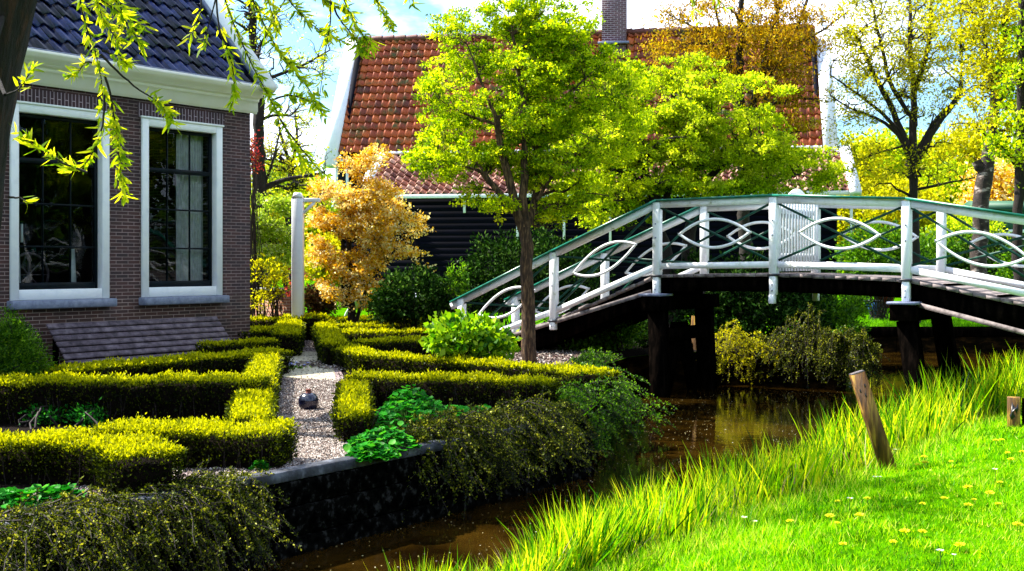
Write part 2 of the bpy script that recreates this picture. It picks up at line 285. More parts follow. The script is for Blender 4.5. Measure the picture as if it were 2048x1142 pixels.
M['evergreen'] = leafmat('glossy_dark_green_leaves', [(.0015, .006, .001), (.004, .016, .002), (.015, .055, .004), (.14, .26, .05)], .25, .03, 1.2, .5)
M['midgreen'] = leafmat('mid_green_leaves', [(.005, .022, .001), (.02, .08, .002), (.1, .25, .006), (.2, .34, .01)], .4, .08)
M['hydrangea'] = leafmat('hydrangea_leaves', [(.01, .06, .001), (.05, .18, .002), (.26, .44, .006), (.42, .55, .02)], .4, .08)
M['mantle'] = leafmat('emerald_ground_leaves', [(.001, .025, .003), (.006, .13, .008), (.03, .3, .015), (.12, .42, .03)], .35, .06, 1.1)
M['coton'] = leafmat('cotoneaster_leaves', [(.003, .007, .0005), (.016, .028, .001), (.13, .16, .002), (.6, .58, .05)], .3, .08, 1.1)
M['redleaf'] = leafmat('red_leaves', [(.1, .01, .01), (.3, .02, .04), (.35, .12, .04)], .4, .05)
M['grass'] = leafmat('lawn_blades', [(.006, .045, .0003), (.06, .26, .0004), (.19, .5, .0006), (.42, .62, .0015), (.65, .62, .12)], .4, .04)
M['reed'] = leafmat('iris_blades', [(.004, .035, .0005), (.03, .17, .0008), (.16, .4, .001), (.42, .56, .002), (.62, .6, .02)], .5, .06)
M['stem_dead'] = leafmat('dead_stalks', [(.2, .12, .05), (.5, .38, .2)], .2, .03)
M['fargrass'] = leafmat('far_grass', [(.06, .2, .003), (.15, .4, .005)], .4, .03)
# ================================================================== ground, water, banks
WZ = -.52
def sheet(name, pts, z, mat, down=0, kind='structure', fr=(UX, VX)):
    pts = [np.array([p[0], p[1], z]) for p in pts]; n = len(pts); V = list(pts); F = [tuple(range(n))]
    a = sum(pts[i][0]*pts[(i+1) % n][1]-pts[(i+1) % n][0]*pts[i][1] for i in range(n))
    if a < 0: F = [tuple(reversed(F[0]))]
    if down:
        V += [p-[0, 0, down] for p in pts]; F += [(i, (i+1) % n, (i+1) % n+n, i+n) if a < 0 else ((i+1) % n, i, i+n, (i+1) % n+n) for i in range(n)]
    m = MB(fr); m.add(V, F); o = m.build(name, mat); return tag(o, kind=kind)
BANK = [W(9.3, 5.9), W(10.2, 6.3), W(11.4, 6.9), W(12.8, 7.7), W(14.2, 8.7), W(15.6, 9.1), W(16.9, 9.1), W(17.5, 8.5), W(17.7, 7.4), W(17.9, 6.6), np.array([5.4, 19.4, 0]), np.array([6.4, 23, 0]), np.array([7.3, 26.3, 0])]
sheet('ground', [W(-30, 5.9)]+BANK+[np.array(p) for p in ([90, 26.3, 0], [900, 26.3, 0], [900, 1500, 0], [-900, 1500, 0], [-900, -60, 0])], 0, M['grassland'])
m = MB(); bl = [W(9.28, 5.9)]+BANK+[np.array([90, 26.3, 0])]
for a_, b_ in zip(bl[:-1], bl[1:]): m.add([a_-ZX*.002, b_-ZX*.002, b_-ZX*1.6, a_-ZX*1.6], [(0, 1, 2, 3)])
tag(m.build('bank', M['bank']), kind='structure')
m = MB(); m.add([[-60, -40, WZ], [120, -40, WZ], [120, 60, WZ], [-60, 60, WZ]], [(0, 1, 2, 3)]); tag(m.build('water', M['water']), kind='structure')
sheet('garden_soil', [W(-2, 5.95)]+[b+VX*.012 for b in BANK[:-1]]+[np.array([6.2, 23.4, 0]), np.array([-6, 23.4, 0]), np.array([-12, 15, 0])], .004, M['soil'])
sheet('mulch_bed', [P(1140, 805, 1)*0+W(11.4, 7.4), W(12.8, 8.2), W(14.2, 9.1), W(15.6, 9.3), W(17, 10.4), W(16, 13), W(12.2, 9.8)], .012, M['mulch'])
sheet('gravel_path', [W(4.4, 5.93), W(9.0, 5.93), G(735, 870), G(690, 760), G(648, 682), G(585, 682), G(560, 760), G(520, 900), W(4.0, 6.6)], .012, M['gravel'])
sheet('path_paving', [G(566, 757), G(672, 764), G(662, 706), G(572, 704)], .018, M['paving'])
# near bank: lawn that slopes into the water
def lawn_z(u, v): t = np.clip((v-2.9)/2.1, 0, 1); return -.36-.5*t*t*(3-2*t)*.9+.02*np.sin(u*1.1)*np.cos(v*1.7)+.012*np.sin(u*3.1+v*2.3)
us = np.concatenate([np.linspace(-12, 24, 110), [30, 60, 150, 600]]); vv = np.concatenate([[-600, -120, -40], np.linspace(-18, 5.6, 70)])
U_, V_ = np.meshgrid(us, vv, indexing='ij'); Z_ = lawn_z(U_, V_); Vt = U_[..., None]*UX+V_[..., None]*VX+Z_[..., None]*ZX
i, j = np.meshgrid(np.arange(len(us)-1), np.arange(len(vv)-1), indexing='ij'); q = (i*len(vv)+j).ravel(); nv = len(vv)
tag(mkmesh('lawn', Vt.reshape(-1, 3), [np.stack([q, q+nv, q+nv+1, q+1], 1)], M['grassland'], smooth=True), kind='structure')
# quay wall of the garden
qw = thing('quay_wall', W(5.5, 5.88, 0), 'dark wooden quay wall with grey coping plank at the end of the gravel path', 'quay wall')
m = MB()
for k, (z0, z1, pr) in enumerate(((-.2, -.035, .0), (-.40, -.206, .012), (-1.1, -.406, .03))): m.box((-3, 5.80-pr, z0), (9.28, 5.896, z1), .006)
m.build('plank_face', M['quaywall'], qw)
m = MB(); m.box((-3, 5.80, -.03), (2.2, 5.92, .04)); m.box((2.21, 5.80, -.03), (6.36, 5.92, .04)); m.box((6.37, 5.804, -.03), (8.7, 5.915, .04)); m.build('coping', M['coping'], qw)
m = MB(); m.lathe(W(4.45, 5.76, -.19), [(.001, 0), (.018, .005), (.018, .02), (.001, .03)], 10); m.build('white_cap', M['white'], qw)
fq = thing('timber_revetment', (20, 26.2, 0), 'long dark timber revetment below the grass bank across the water', 'retaining wall')
XW = (np.array([1., 0, 0]), np.array([0, 1., 0]))
m = MB(XW); m.box((7.2, 26.16, -.18), (60, 26.29, .03)); m.build('top_beam', M['black_wood'], fq)
m = MB(XW)
for k in range(44): m.box((7.2+k*1.2, 26.2, -1.3), (7.2+k*1.2+1.19, 26.26+.01*(k % 2), -.185))
m.build('sheet_boards', M['bank'], fq)
# ================================================================== brick house
CU, CV = 12.99, 14.46
hs = thing('brick_house', W(CU-3, CV+3, 0), 'brown brick house with white cornice, dark blue pantiles and two tall sash windows', 'house')
def sx(x):  # image column -> distance from the corner along the facade
    k = (x-1024)/2400; c = W(CU, CV); return (c[0]-k*c[1])/(UX[0]-k*UX[1])
WZ0, WZ1 = .92, 3.52
wins = [(sx(443), sx(282)), (sx(217), sx(19))]
cols = [0.]; 
for a, b in wins: cols += [a, b]
cols += [9.]
T = .28; m = MB()
m.box((CU-9, CV, -.3), (CU, CV+T, WZ0), .002)
for k in range(0, 6, 2): m.box((CU-cols[k+1], CV, WZ0), (CU-cols[k], CV+T, WZ1), .0)
m.box((CU-9, CV, WZ1), (CU, CV+T, 3.80), .0)
RH = 4.6
m.box((CU-T, CV+T, -.3), (CU, CV+8, 4.1), .0)
m.prism([W(CU-T, CV+.02, 4.1), W(CU-T, CV+8, 4.1), W(CU-T, CV+4.1, 4.1+4.3)], UX*T)
m.box((CU-9, CV+7.7, -.3), (CU-T, CV+8, 4.1), 0); m.box((CU-9.3, CV, -.3), (CU-9, CV+8, 4.1), 0)
m.build('wall', M['brick'], hs)
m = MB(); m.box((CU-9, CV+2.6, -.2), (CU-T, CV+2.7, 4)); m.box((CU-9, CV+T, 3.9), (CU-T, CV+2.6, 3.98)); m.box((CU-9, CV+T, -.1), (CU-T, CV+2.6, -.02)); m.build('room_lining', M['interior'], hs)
for a, b in wins:
    m = MB(); m.box((CU-b-.06, CV-.004, WZ1+.004), (CU-a+.06, CV+.01, WZ1+.2), 0.0); m.build('lintel', M['lintel'], hs)
    w_ = MB(); fw = .12; y0, y1 = CV-.03, CV+.16
    w_.box((CU-b, y0, WZ0), (CU-b+fw, y1, WZ1)); w_.box((CU-a-fw, y0, WZ0), (CU-a, y1, WZ1)); w_.box((CU-b+fw, y0+.002, WZ1-fw), (CU-a-fw, y1, WZ1)); w_.box((CU-b+fw, y0+.002, WZ0), (CU-a-fw, y1, WZ0+fw+.02))
    w_.box((CU-b-.02, y0-.02, WZ1-.01), (CU-a+.02, y0+.03, WZ1+.02))
    win = w_.build('window', M['white'], hs)
    g0, g1, h0, h1 = CU-b+fw, CU-a-fw, WZ0+fw+.02, WZ1-fw; s = MB(); yb = CV+.075
    for x0, x1 in ((g0, g0+.05), (g1-.05, g1)): s.box((x0, yb, h0), (x1, yb+.05, h1))
    s.box((g0+.05, yb-.01, h0), (g1-.05, yb+.05, h0+.09)); s.box((g0+.05, yb, h1-.05), (g1-.05, yb+.05, h1))
    rows = [h0+(h1-h0)*q_ for q_ in (.245, .49, .735)]
    for k, z in enumerate(rows): t_ = .012 if k < 2 else .035; s.box((g0+.05, yb+.004, z-t_), (g1-.05, yb+.046, z+t_), .004)
    for k in (1, 2): x = g0+(g1-g0)*k/3; s.box((x-.008, yb+.008, h0+.09), (x+.008, yb+.042, h1-.05), .003)
    s.build('sash', M['dark_sash'], win)
    s = MB(); s.add([W(g0+.02, yb+.025, h0+.02), W(g1-.02, yb+.025, h0+.02), W(g1-.02, yb+.025, h1-.02), W(g0+.02, yb+.025, h1-.02)], [(0, 1, 2, 3)]); s.build('pane', M['glass'], win)
    s = MB(); s.box((CU-b-.04, CV-.14, WZ0-.115), (CU-a+.05, CV+.2, WZ0-.001), .012); s.build('sill', M['stone'], win)
    s = MB(); s.box((g0-.1, CV+.2, WZ0+.04), (g1+.1, CV+.42, WZ0+.07)); s.build('inner_ledge', M['dark_sash'], win)
# curtain in the window nearer the corner
a, b = wins[0]; n = 90; xs = np.linspace(CU-a-.62, CU-a-.14, n); V = []
for z in (1.0, 2.2, 3.42):
    for i_, x in enumerate(xs): V.append(W(x, CV+.3+.03*math.sin(i_*.75)+.012*math.sin(i_*2.1), z))
mkmesh('curtain', V, [np.array([(r*n+k, r*n+k+1, (r+1)*n+k+1, (r+1)*n+k) for r in range(2) for k in range(n-1)])], M['curtain'], hs, smooth=True)
# cornice with gutter
prof = [(0.0, 3.78), (-.035, 3.78), (-.035, 3.805), (-.055, 3.81), (-.055, 3.96), (-.085, 3.965), (-.085, 3.99), (-.1, 4.02), (-.17, 4.03), (-.17, 4.055), (-.2, 4.06), (-.215, 4.1), (-.27, 4.115), (-.27, 4.135), (-.3, 4.15), (-.31, 4.195), (0.0, 4.195)]
m = MB(); m.prism([W(CU-9.2, CV+y-.002, z) for y, z in prof], UX*(9.2+.11)); m.build('cornice', M['cream'], hs)
m = MB(); m.box((CU-9.2, CV-.3, 4.197), (CU+.125, CV+.03, 4.215)); m.build('gutter_lip', M['lead'], hs)
def tiles(name, O, ex, es, wd, ln, tw, th, mat, parent, amp=.028, lift=.03, flip=False, jit=.006):
    nx, nr = int(round(wd/tw)), int(round(ln/th)); nrm = np.cross(ex, es); nrm /= np.linalg.norm(nrm); S = 8; s = np.linspace(0, 1, S)
    pr = amp*(np.sin(2*np.pi*s)*.9+.35*np.sin(4*np.pi*s)); pr = pr[::-1] if flip else pr
    I, J = np.meshgrid(np.arange(nx), np.arange(nr), indexing='ij'); I = I.ravel(); J = J.ravel(); n = len(I)
    jx = R.normal(size=n)*jit; jz = R.normal(size=n)*jit*.6; rt = R.normal(size=n)*jit*1.2
    def pt(t, z): # (n,S,3)
        c = (I[:, None]+s[None]*1.0+.02)*tw+jx[:, None]; r = (J[:, None]+t)*th+rt[:, None]*s[None]; h = pr[None]+z+jz[:, None]
        return O+c[..., None]*ex+r[..., None]*es+h[..., None]*nrm
    A, B, D = pt(-.12, lift-.022), pt(-.12, lift), pt(1.02, .0)
    V = np.concatenate([A, B, D], 1); k = np.arange(S-1); f = np.concatenate([np.stack([k, k+1, k+1+S, k+S], 1), np.stack([k+S, k+1+S, k+1+2*S, k+2*S], 1)])
    F = (np.arange(n)[:, None, None]*3*S+f[None]).reshape(-1, 4); tt = np.repeat(R.random(n), len(f))
    o = mkmesh(name, V.reshape(-1, 3), [F], mat, parent, tint=tt); o.data.polygons.foreach_set('use_smooth', np.tile(np.array([0]*(S-1)+[1]*(S-1), bool), n)); return o
pit = math.atan2(1.6, 1.47); es = VX*math.cos(pit)+ZX*math.sin(pit); O = W(CU-9, CV-.2, 4.2)
tiles('roof_tiles', O, UX, es, 8.98, 5.9, .235, .285, M['slate'], hs, .036, .05)
m = MB(); nn = np.cross(UX, es)
m.prism([W(CU-9, CV-.16, 4.17), W(CU-.05, CV-.16, 4.17), W(CU-.05, CV-.16, 4.17)+es*6, W(CU-9, CV-.16, 4.17)+es*6], -nn*.1); m.build('roof_deck', M['black_wood'], hs)
m = MB(); q0 = W(CU-.06, CV-.3, 4.12)-nn*.02; m.prism([q0, q0+UX*.3, q0+UX*.3+es*6.2, q0+es*6.2], nn*.13); m.build('bargeboard', M['white'], hs)
m = MB(); q0 = W(CU-.125, CV-.24, 4.2)+nn*.035; m.prism([q0, q0+UX*.06, q0+UX*.06+es*6.2, q0+es*6.2], nn*.05); m.build('verge_flashing', M['lead'], hs)
m = MB(); es2 = -VX*math.cos(pit)+ZX*math.sin(pit); q0 = W(CU-9, CV+8.2, 4.1); m.prism([q0, q0+UX*9, q0+UX*9+es2*6.1, q0+es2*6.1], nn*.05); m.build('rear_roof', M['slate'], hs)
# things on the inner ledges
def ledge(a, b, side):
    t = thing('oil_lamp', W(CU-b+.55 if side else CU-a-.86, CV+.3, WZ0+.071), 'pink glass bowl behind the %s sash window of the brick house' % ('left' if side else 'curtained'), 'bowl', None); c = ORG[t.name]
    t.name = 'glass_bowl'; ORG[t.name] = c; m = MB(); m.lathe(c, [(.04, 0), (.1, .02), (.13, .06), (.12, .1), (.08, .11)], 20); m.build('bowl', M['pink'], t, True); m = MB(); m.lathe(c+[0, 0, .108], [(.075, 0), (.07, .012)], 16); m.build('rim', M['white'], t)
ledge(*wins[0], 0); ledge(*wins[1], 1)
for (a, b), dx, h, lb in ((wins[1], .2, .75, 'tall white tapering stand at the left end inside the left window'), (wins[1], 1.05, .62, 'white tapering stand at the right end inside the left window'), (wins[0], .16, .3, 'short white tapering stand inside the curtained window')):
    c = W(CU-b+.12+dx, CV+.33, WZ0+.071); t = thing('display_stand', c, lb, 'stand'); m = MB(); m.prism([c-UX*.055, c+UX*.055, c+UX*.02+ZX*h, c-UX*.02+ZX*h], VX*.03); m.build('board', M['white'], t)
    m = MB(); m.box((c@UX-.09, c@VX-.03, c[2]), (c@UX+.09, c@VX-.001, c[2]+.02)); m.build('foot', M['dark_sash'], t)
    if dx == .2:
        m = MB(); m.box((c@UX+.03, c@VX-.04, c[2]+h-.05), (c@UX+.06, c@VX-.01, c[2]+h+.2)); m.build('rod', M['white'], t)
c = W(CU-wins[1][1]+.75, CV+.75, .9); t = thing('spinning_wheel', c, 'dark wooden spinning wheel inside the left window', 'spinning wheel')
m = MB(); an = np.linspace(0, 2*np.pi, 25); m.tube([c+UX*.3*math.cos(x)+ZX*(.35+.3*math.sin(x)) for x in an], .018, 6); m.build('wheel', M['old_wood'], t)
m = MB()
for k in range(4): x = k*math.pi/4; m.beam(c+ZX*.35+(UX*math.cos(x)+ZX*math.sin(x))*.29, c+ZX*.35-(UX*math.cos(x)+ZX*math.sin(x))*.29, .015, .015, VX)
m.build('spoke_star', M['old_wood'], t); m = MB(); m.beam(c+ZX*.35, c-UX*.3-ZX*.9, .04, .04, VX); m.beam(c+ZX*.35, c+UX*.3-ZX*.9, .04, .04, VX); m.build('stand_frame', M['old_wood'], t)
m = MB(); m.beam(c-UX*.55+ZX*.3, c+UX*.1-ZX*.02, .03, .03, VX); m.build('arm', M['white'], t)
# bench with its high slatted back against the wall
bx0, bx1 = CU-3.72, CU-.86
bn = thing('slatted_bench', W((bx0+bx1)/2, CV-.6, 0), 'long weathered wooden bench with a reclined slatted back below the windows', 'bench')
def bk(t_): return CV-.18-.44*t_, .60-.46*t_
for k in range(6):
    t0, t1 = k/6+.022, (k+1)/6-.022; (v0, z0), (v1, z1) = bk(t0), bk(t1)
    m = MB(); off = np.array([0, 0, 0])-(-VX*.46+ZX*.44)*-.0; nb = nrmz(np.array([-VX*.46+ZX*.44]))[0]*.028
    m.prism([W(bx0, v1, z1), W(bx1, v1, z1), W(bx1, v0, z0), W(bx0, v0, z0)], nb); m.build('back_slat', M['old_wood'], bn)
for x in (bx0+.12, (bx0+bx1)/2, bx1-.12):
    m = MB(); m.beam(W(x, *bk(1.05))-ZX*.03, W(x, *bk(-.03))-ZX*.03, .05, .04); m.box((x-.03, CV-.95, .07), (x+.03, CV-.5, .11)); m.build('support', M['black_wood'], bn)
    m = MB(); m.box((x-.03, CV-.95, 0), (x+.03, CV-.89, .07)); m.build('leg', M['black_wood'], bn)
    m = MB(); m.box((x-.03, CV-.26, 0), (x+.03, CV-.2, .5)); m.build('leg', M['black_wood'], bn)
for k in range(3): m = MB(); m.box((bx0, CV-.98+k*.14, .112), (bx1, CV-.86+k*.14, .138)); m.build('seat_slat', M['old_wood'], bn)
# ================================================================== red-roofed house
h2 = thing('red_roofed_house', (2, 40, 0), 'black weatherboard house with steep orange-red pantile roof and white verges', 'house')
RL, RR = P(718, 80, 40.6), P(1630, 58, 38.4); rz = 8.95; RL[2] = RR[2] = rz; ex = RR-RL; LEN = np.linalg.norm(ex); ex /= LEN; dn = np.array([ex[1], -ex[0], 0.]); RUN = 2.4; ez = 4.95
up = (RL-(RL+dn*RUN+ZX*(ez-rz))); SL = np.linalg.norm(up); es = up/SL
tiles('roof_tiles', RL+dn*RUN+ZX*(ez-rz), ex, es, LEN, SL, .232, .3, M['redtile'], h2, .04, .06)
FR = (ex, -dn); nn = np.cross(ex, es)
m = MB(FR); q = RL+dn*RUN+ZX*(ez-rz)-nn*.05; m.prism([q, q+ex*LEN, q+ex*LEN+es*SL, q+es*SL], -nn*.08)
q = RL-dn*RUN+ZX*(ez-rz); esb = nrmz((RL-q)[None])[0]; m.prism([q, q+ex*LEN, q+ex*LEN+esb*SL, q+esb*SL], np.cross(ex, esb)*.08); m.build('roof_deck', M['black_wood'], h2)
m = MB(FR)
for k in range(int(LEN/.4)): m.tube([RL+ex*(k*.4)+ZX*.02, RL+ex*(k*.4+.42)+ZX*.045], [.11, .125], 10)
m.build('ridge_tiles', M['redtile'], h2)
for sgn, base in ((-1, RL), (1, RR)):
    m = MB(FR); q = base+ex*(-.01 if sgn > 0 else -.42)+dn*(RUN*1.115)+ZX*((ez-rz)*1.115)-nn*.1; m.prism([q, q+ex*.43, q+ex*.43+es*(SL*1.12), q+es*(SL*1.12)], nn*.22); m.build('verge_board', M['white'], h2)
    q = base+ex*(.2 if sgn > 0 else -.2); m = MB(FR); m.lathe(q, [(.07, 0), (.07, .15), (.12, .2), (.05, .3), (.09, .4), (.03, .55), (.01, .75)], 10); m.build('finial', M['white'], h2, True)
# main wall under the roof, gable ends
e0 = RL+dn*RUN; e0[2] = 0; wl = MB(FR); a0, b0 = e0@ex, e0@(-dn)
NB = 28
for k in range(NB): wl.box((a0+.05, b0+.12-.012*(k % 2), k*.18-.1), (a0+LEN-.05, b0+.3, k*.18+.079), .004)
wl.prism([e0+ex*.05+ZX*0-dn*.1, e0+ex*.05-dn*3.9, e0+ex*.05-dn*3.9+ZX*ez, e0+ex*.05-dn*2+ZX*(rz-.1), e0+ex*.05-dn*.1+ZX*ez], ex*.12)
wl.prism([e0+ex*(LEN-.17)-dn*.1, e0+ex*(LEN-.17)-dn*3.9, e0+ex*(LEN-.17)-dn*3.9+ZX*ez, e0+ex*(LEN-.17)-dn*2+ZX*(rz-.1), e0+ex*(LEN-.17)-dn*.1+ZX*ez], ex*.12)
wl.build('weatherboard_wall', M['blackboards'], h2)
# lean-to
l0 = e0+ex*1.55; LL = LEN-1.55+.45; RN2 = 2.35; LZ0, LZ1 = 4.86, 3.46
ql = l0+dn*RN2+ZX*LZ1; upl = l0+ZX*LZ0-ql; SL2 = np.linalg.norm(upl); es2 = upl/SL2; n2 = np.cross(ex, es2)
tiles('lean_to_tiles', ql, ex, es2, LL, SL2, .232, .3, M['pinktile'], h2, .045, .05)
m = MB(FR); m.prism([ql-n2*.06, ql-n2*.06+ex*LL, ql-n2*.06+ex*LL+es2*SL2, ql-n2*.06+es2*SL2], -n2*.06); m.build('lean_to_deck', M['black_wood'], h2)
m = MB(FR); m.tube([l0+ZX*(LZ0+.05)+dn*.05, l0+ex*(LL-.5)+ZX*(LZ0+.05)+dn*.05], .05, 8); m.build('lead_flashing', M['white'], h2)
for s0 in (-.3, LL+.0):
    m = MB(FR); q = ql+ex*s0-n2*.05-es2*.2; m.prism([q, q+ex*.32, q+ex*.32+es2*(SL2+.25), q+es2*(SL2+.25)], n2*.14); m.build('lean_to_verge', M['white'], h2)
m = MB(FR); la, lb = ql@ex, ql@(-dn); m.box((la-.1, lb-.04, LZ1-.12), (la+LL+.3, lb-.0, LZ1-.0)); m.build('eaves_board', M['white'], h2)
m = MB(FR)
for k in range(19): m.box((la+.1, lb+.22-.014*(k % 2), k*.18-.1), (la+LL-.3, lb+.4, k*.18+.079), .004)
m.box((la+.1, lb+.4, 0), (la+.2, lb+RN2, 3.4)); m.box((la+LL-.42, lb+.4, 0), (la+LL-.3, lb+RN2, 3.4)); m.build('lean_to_wall', M['blackboards'], h2)
for x, y0_, y1_ in ((921, 386, 424), (1030, 440, 482), (1125, 428, 478), (1219, 418, 484), (1702, 378, 500)):
    Yw = 34.9-(x-820)*.0012; a_ = P(x, y0_, Yw); b_ = P(x, y1_, Yw); m = MB(FR); ca = a_@ex; m.box((ca-.035, lb+.12, b_[2]), (ca+.035, lb+.205, a_[2])); m.build('trim_batten', M['white'], h2)
# small window beside the lean-to
for x0, x1 in ((672, 700), (756, 792)):
    a_ = P(x0, 372, 38.4)@ex; b_ = P(x1, 372, 38.4)@ex; fv = b0+.1
    wn = MB(FR)
    for q0, q1 in (((a_, fv-.05, 3.6), (a_+.09, fv, 4.75)), ((b_-.09, fv-.05, 3.6), (b_, fv, 4.75)), ((a_+.09, fv-.05, 4.66), (b_-.09, fv, 4.75)), ((a_+.09, fv-.05, 3.6), (b_-.09, fv, 3.69))): wn.box(q0, q1)
    wo = wn.build('window', M['white'], h2); s = MB(FR); s.add([ex*xx-dn*(fv-.01)+ZX*zz for xx, zz in ((a_+.08, 3.68), (b_-.08, 3.68), (b_-.08, 4.67), (a_+.08, 4.67))], [(0, 1, 2, 3)]); s.build('pane', M['dark_sash'], wo)
ch = MB(FR); cp_ = P(1229, 40, 39.2); ca, cb = cp_@ex, cp_@(-dn); ch.box((ca-.39, cb-.35, rz-.9), (ca+.39, cb+.35, 11.0), .004); ch.box((ca-.45, cb-.41, 11.0), (ca+.45, cb+.41, 11.2), .004); ch.build('chimney', M['chimbrick'], h2)
m = MB(FR); m.box((ca-.5, cb-.6, rz-.45), (ca+.5, cb-.35, rz-.38)); m.build('chimney_flashing', M['lead'], h2)
# ================================================================== bridge
BU0, BU1, L0, VT = 15.34, 16.84, 1.8, 8.45
br = thing('footbridge', W(BU0+.75, VT-1.8, 0), 'white and green wooden footbridge with oval railings and a slatted gate', 'footbridge')
def bv(t): return VT-L0*t
DK = {-3: -.18, -2: .02, -1: .55, 0: 1.25, 1: 1.275, 2: 1.215, 3: .85, 4: .35, 5: -.2}
RT = {-2: .87, -1: 1.615, 0: 2.33, 1: 2.345, 2: 2.245, 3: 1.92, 4: 1.45}
def itp(D, t): ks = sorted(D); return float(np.interp(t, ks, [D[k] for k in ks]))
def bp(t, u, z): return W(u, bv(t), z)
for side, bu in (('near', BU0), ('far', BU1)):
    fs = -1 if side == 'near' else 1
    for t in range(-2, 5):
        zt, zb = RT[t], {-2: -.05, -1: DK[-1]-.16, 0: .97, 1: .98, 2: .92, 3: .55, 4: .1}[t]; hw = .055
        m = MB(); v = bv(t); m.box((bu-.055, v-hw, DK[t]-.02 if t > -2 else -.1), (bu+.055, v+hw, zt-.035), .008); m.box((bu-.045+fs*.02, v-hw+.008, zb), (bu+.045+fs*.02, v+hw-.008, DK[t]-.03), .008)
        if t == 1: m.box((bu-.05+fs*.03, v-.03, zb-.12), (bu+.04+fs*.03, v+.05, zb+.002), .008)
        po = m.build('post', M['bridge_white'], br)
        m = MB(); m.box((bu-.075, v-.075, DK[t]-.04), (bu+.075, v+.075, DK[t]-.005)); m.build('collar', M['iron'], po)
        m = MB()
        for z in (zb+.06, zb+.14, zt-.35, zt-.55):
            c = W(bu+fs*(.062 if z > DK[t] else .075), v, z); m.box((c@UX-.006, c@VX-.01, z-.01), (c@UX+.006, c@VX+.01, z+.01), .003)
        m.build('bolt', M['lead'], po)
    for t in range(-2, 4):
        za, zb = RT[t], RT[t+1]; a, b = bp(t, bu, za-.075), bp(t+1, bu, zb-.075); g = nrmz((b-a)[None])[0]*.056
        m = MB(); m.beam(a+g-ZX*.0, b-g, .05, .09); 
        if t == -2: m.beam(a-g-(b-a)*.09, a+g*.98, .05, .1)
        m.build('top_rail', M['bridge_white'], br)
        m = MB(); e = (b-a)*(.11 if t == -2 else 0); m.beam(bp(t, bu, za-.01)-e, bp(t+1, bu, zb-.01), .14, .03); m.build('rail_cap', M['green'], br)
        da, db = DK[t]+.12, DK[t+1]+.12
        if t == -2: da = .1
        a, b = bp(t, bu, da), bp(t+1, bu, db); g = nrmz((b-a)[None])[0]*.056
        m = MB(); m.beam(a+g, b-g, .06, .085); m.build('bottom_rail', M['bridge_white'], br)
        # braces and oval: sheared with the bay
        def q(s, h): lo = da+(db-da)*s+.06; hi = za-.12+(zb-za)*s; return lo+(hi-lo)*h
        for hA, hB, off in ((1, 0, -.012), (0, 1, .012)):
            m = MB(); m.beam(bp(t+.035, bu+off, q(.035, hA)), bp(t+.965, bu+off, q(.965, hB)), .02, .03); m.build('brace', M['brace_green'], br)
        S = 26; cs, hs_ = .51, .31; ring = []
        for sg in (1, -1):
            for k in range(S+1):
                x = -1+2*k/S; ring.append((x*sg, sg*(1-x*x)))
        for sg in (1, -1):
            pts_o, pts_i = [], []
            for k in range(S+1):
                x = -1+2*k/S; y = sg*(1-x*x); s = cs+hs_*x; hc = q(s, .5); amp = .215
                pts_o.append(bp(t+s, bu+fs*.035, hc+y*amp+sg*.004)); pts_i.append(bp(t+s, bu+fs*.035, hc+y*amp-sg*.036*(1.0 if abs(x) < .97 else .45)))
            m = MB(); V = []; F = []
            for po_, pi_ in zip(pts_o, pts_i): V += [po_-UX*.015, po_+UX*.015, pi_+UX*.015, pi_-UX*.015]
            for k in range(S):
                b_ = 4*k
                for e_ in range(4): f_ = (b_+e_, b_+(e_+1) % 4, b_+4+(e_+1) % 4, b_+4+e_); F.append(f_ if sg > 0 else tuple(reversed(f_)))
            F += [(0, 3, 2, 1), (4*S, 4*S+1, 4*S+2, 4*S+3)]; m.add(V, F); m.build('oval_arc', M['bridge_white'], br)
# deck planks
m = MB(); t = -2.15
while t < 4.2:
    z0, z1 = itp(DK, t), itp(DK, t+.088); jz = R.normal()*.003; ov = R.normal()*.015
    a, b = bp(t, BU0-.02+ov, z0+jz), bp(t+.082, BU0-.02+ov, z1+jz); c_, d_ = bp(t+.082, BU1+.06+ov, z1+jz), bp(t, BU1+.06+ov, z0+jz)
    m.prism([a, b, c_, d_], -ZX*.045); t += .0885
m.build('deck_planks', M['deck'], br)
# cleats that stick out on the right-hand slope
m = MB()
for t in np.arange(2.25, 4, .36):
    z = itp(DK, t)+.012; m.beam(bp(t, BU0+.1, z), bp(t, BU1-.1, z), .05, .03)
m.build('tread_cleats', M['black_wood'], br)
for bu in (BU0+.1, (BU0+BU1)/2, BU1-.1):
    m = MB()
    for t0, t1 in ((-2.1, -1), (-1, 0), (0, 1), (1, 2), (2, 3), (3, 4.3)):
        hh = .3 if t0 < 0 else (.2 if t0 < 2 else .3); z0, z1 = itp(DK, t0), itp(DK, t1); u0, u1 = bu-.05, bu+.05
        m.prism([bp(t0, u0, z0-.05), bp(t1, u0, z1-.05), bp(t1, u0, z1-.05-hh), bp(t0, u0, z0-.05-hh)], UX*.1)
    m.build('beam', M['black_wood'], br)
m = MB(); m.beam(bp(-2, BU0-.03, -.02), bp(-.05, BU0-.03, DK[0]-.25), .03, .06); m.build('side_fascia', M['deck'], br); m = MB(); m.beam(bp(2.05, BU0-.03, .9), bp(4.2, BU0-.03, DK[4]-.4), .03, .06); m.build('side_fascia', M['deck'], br)
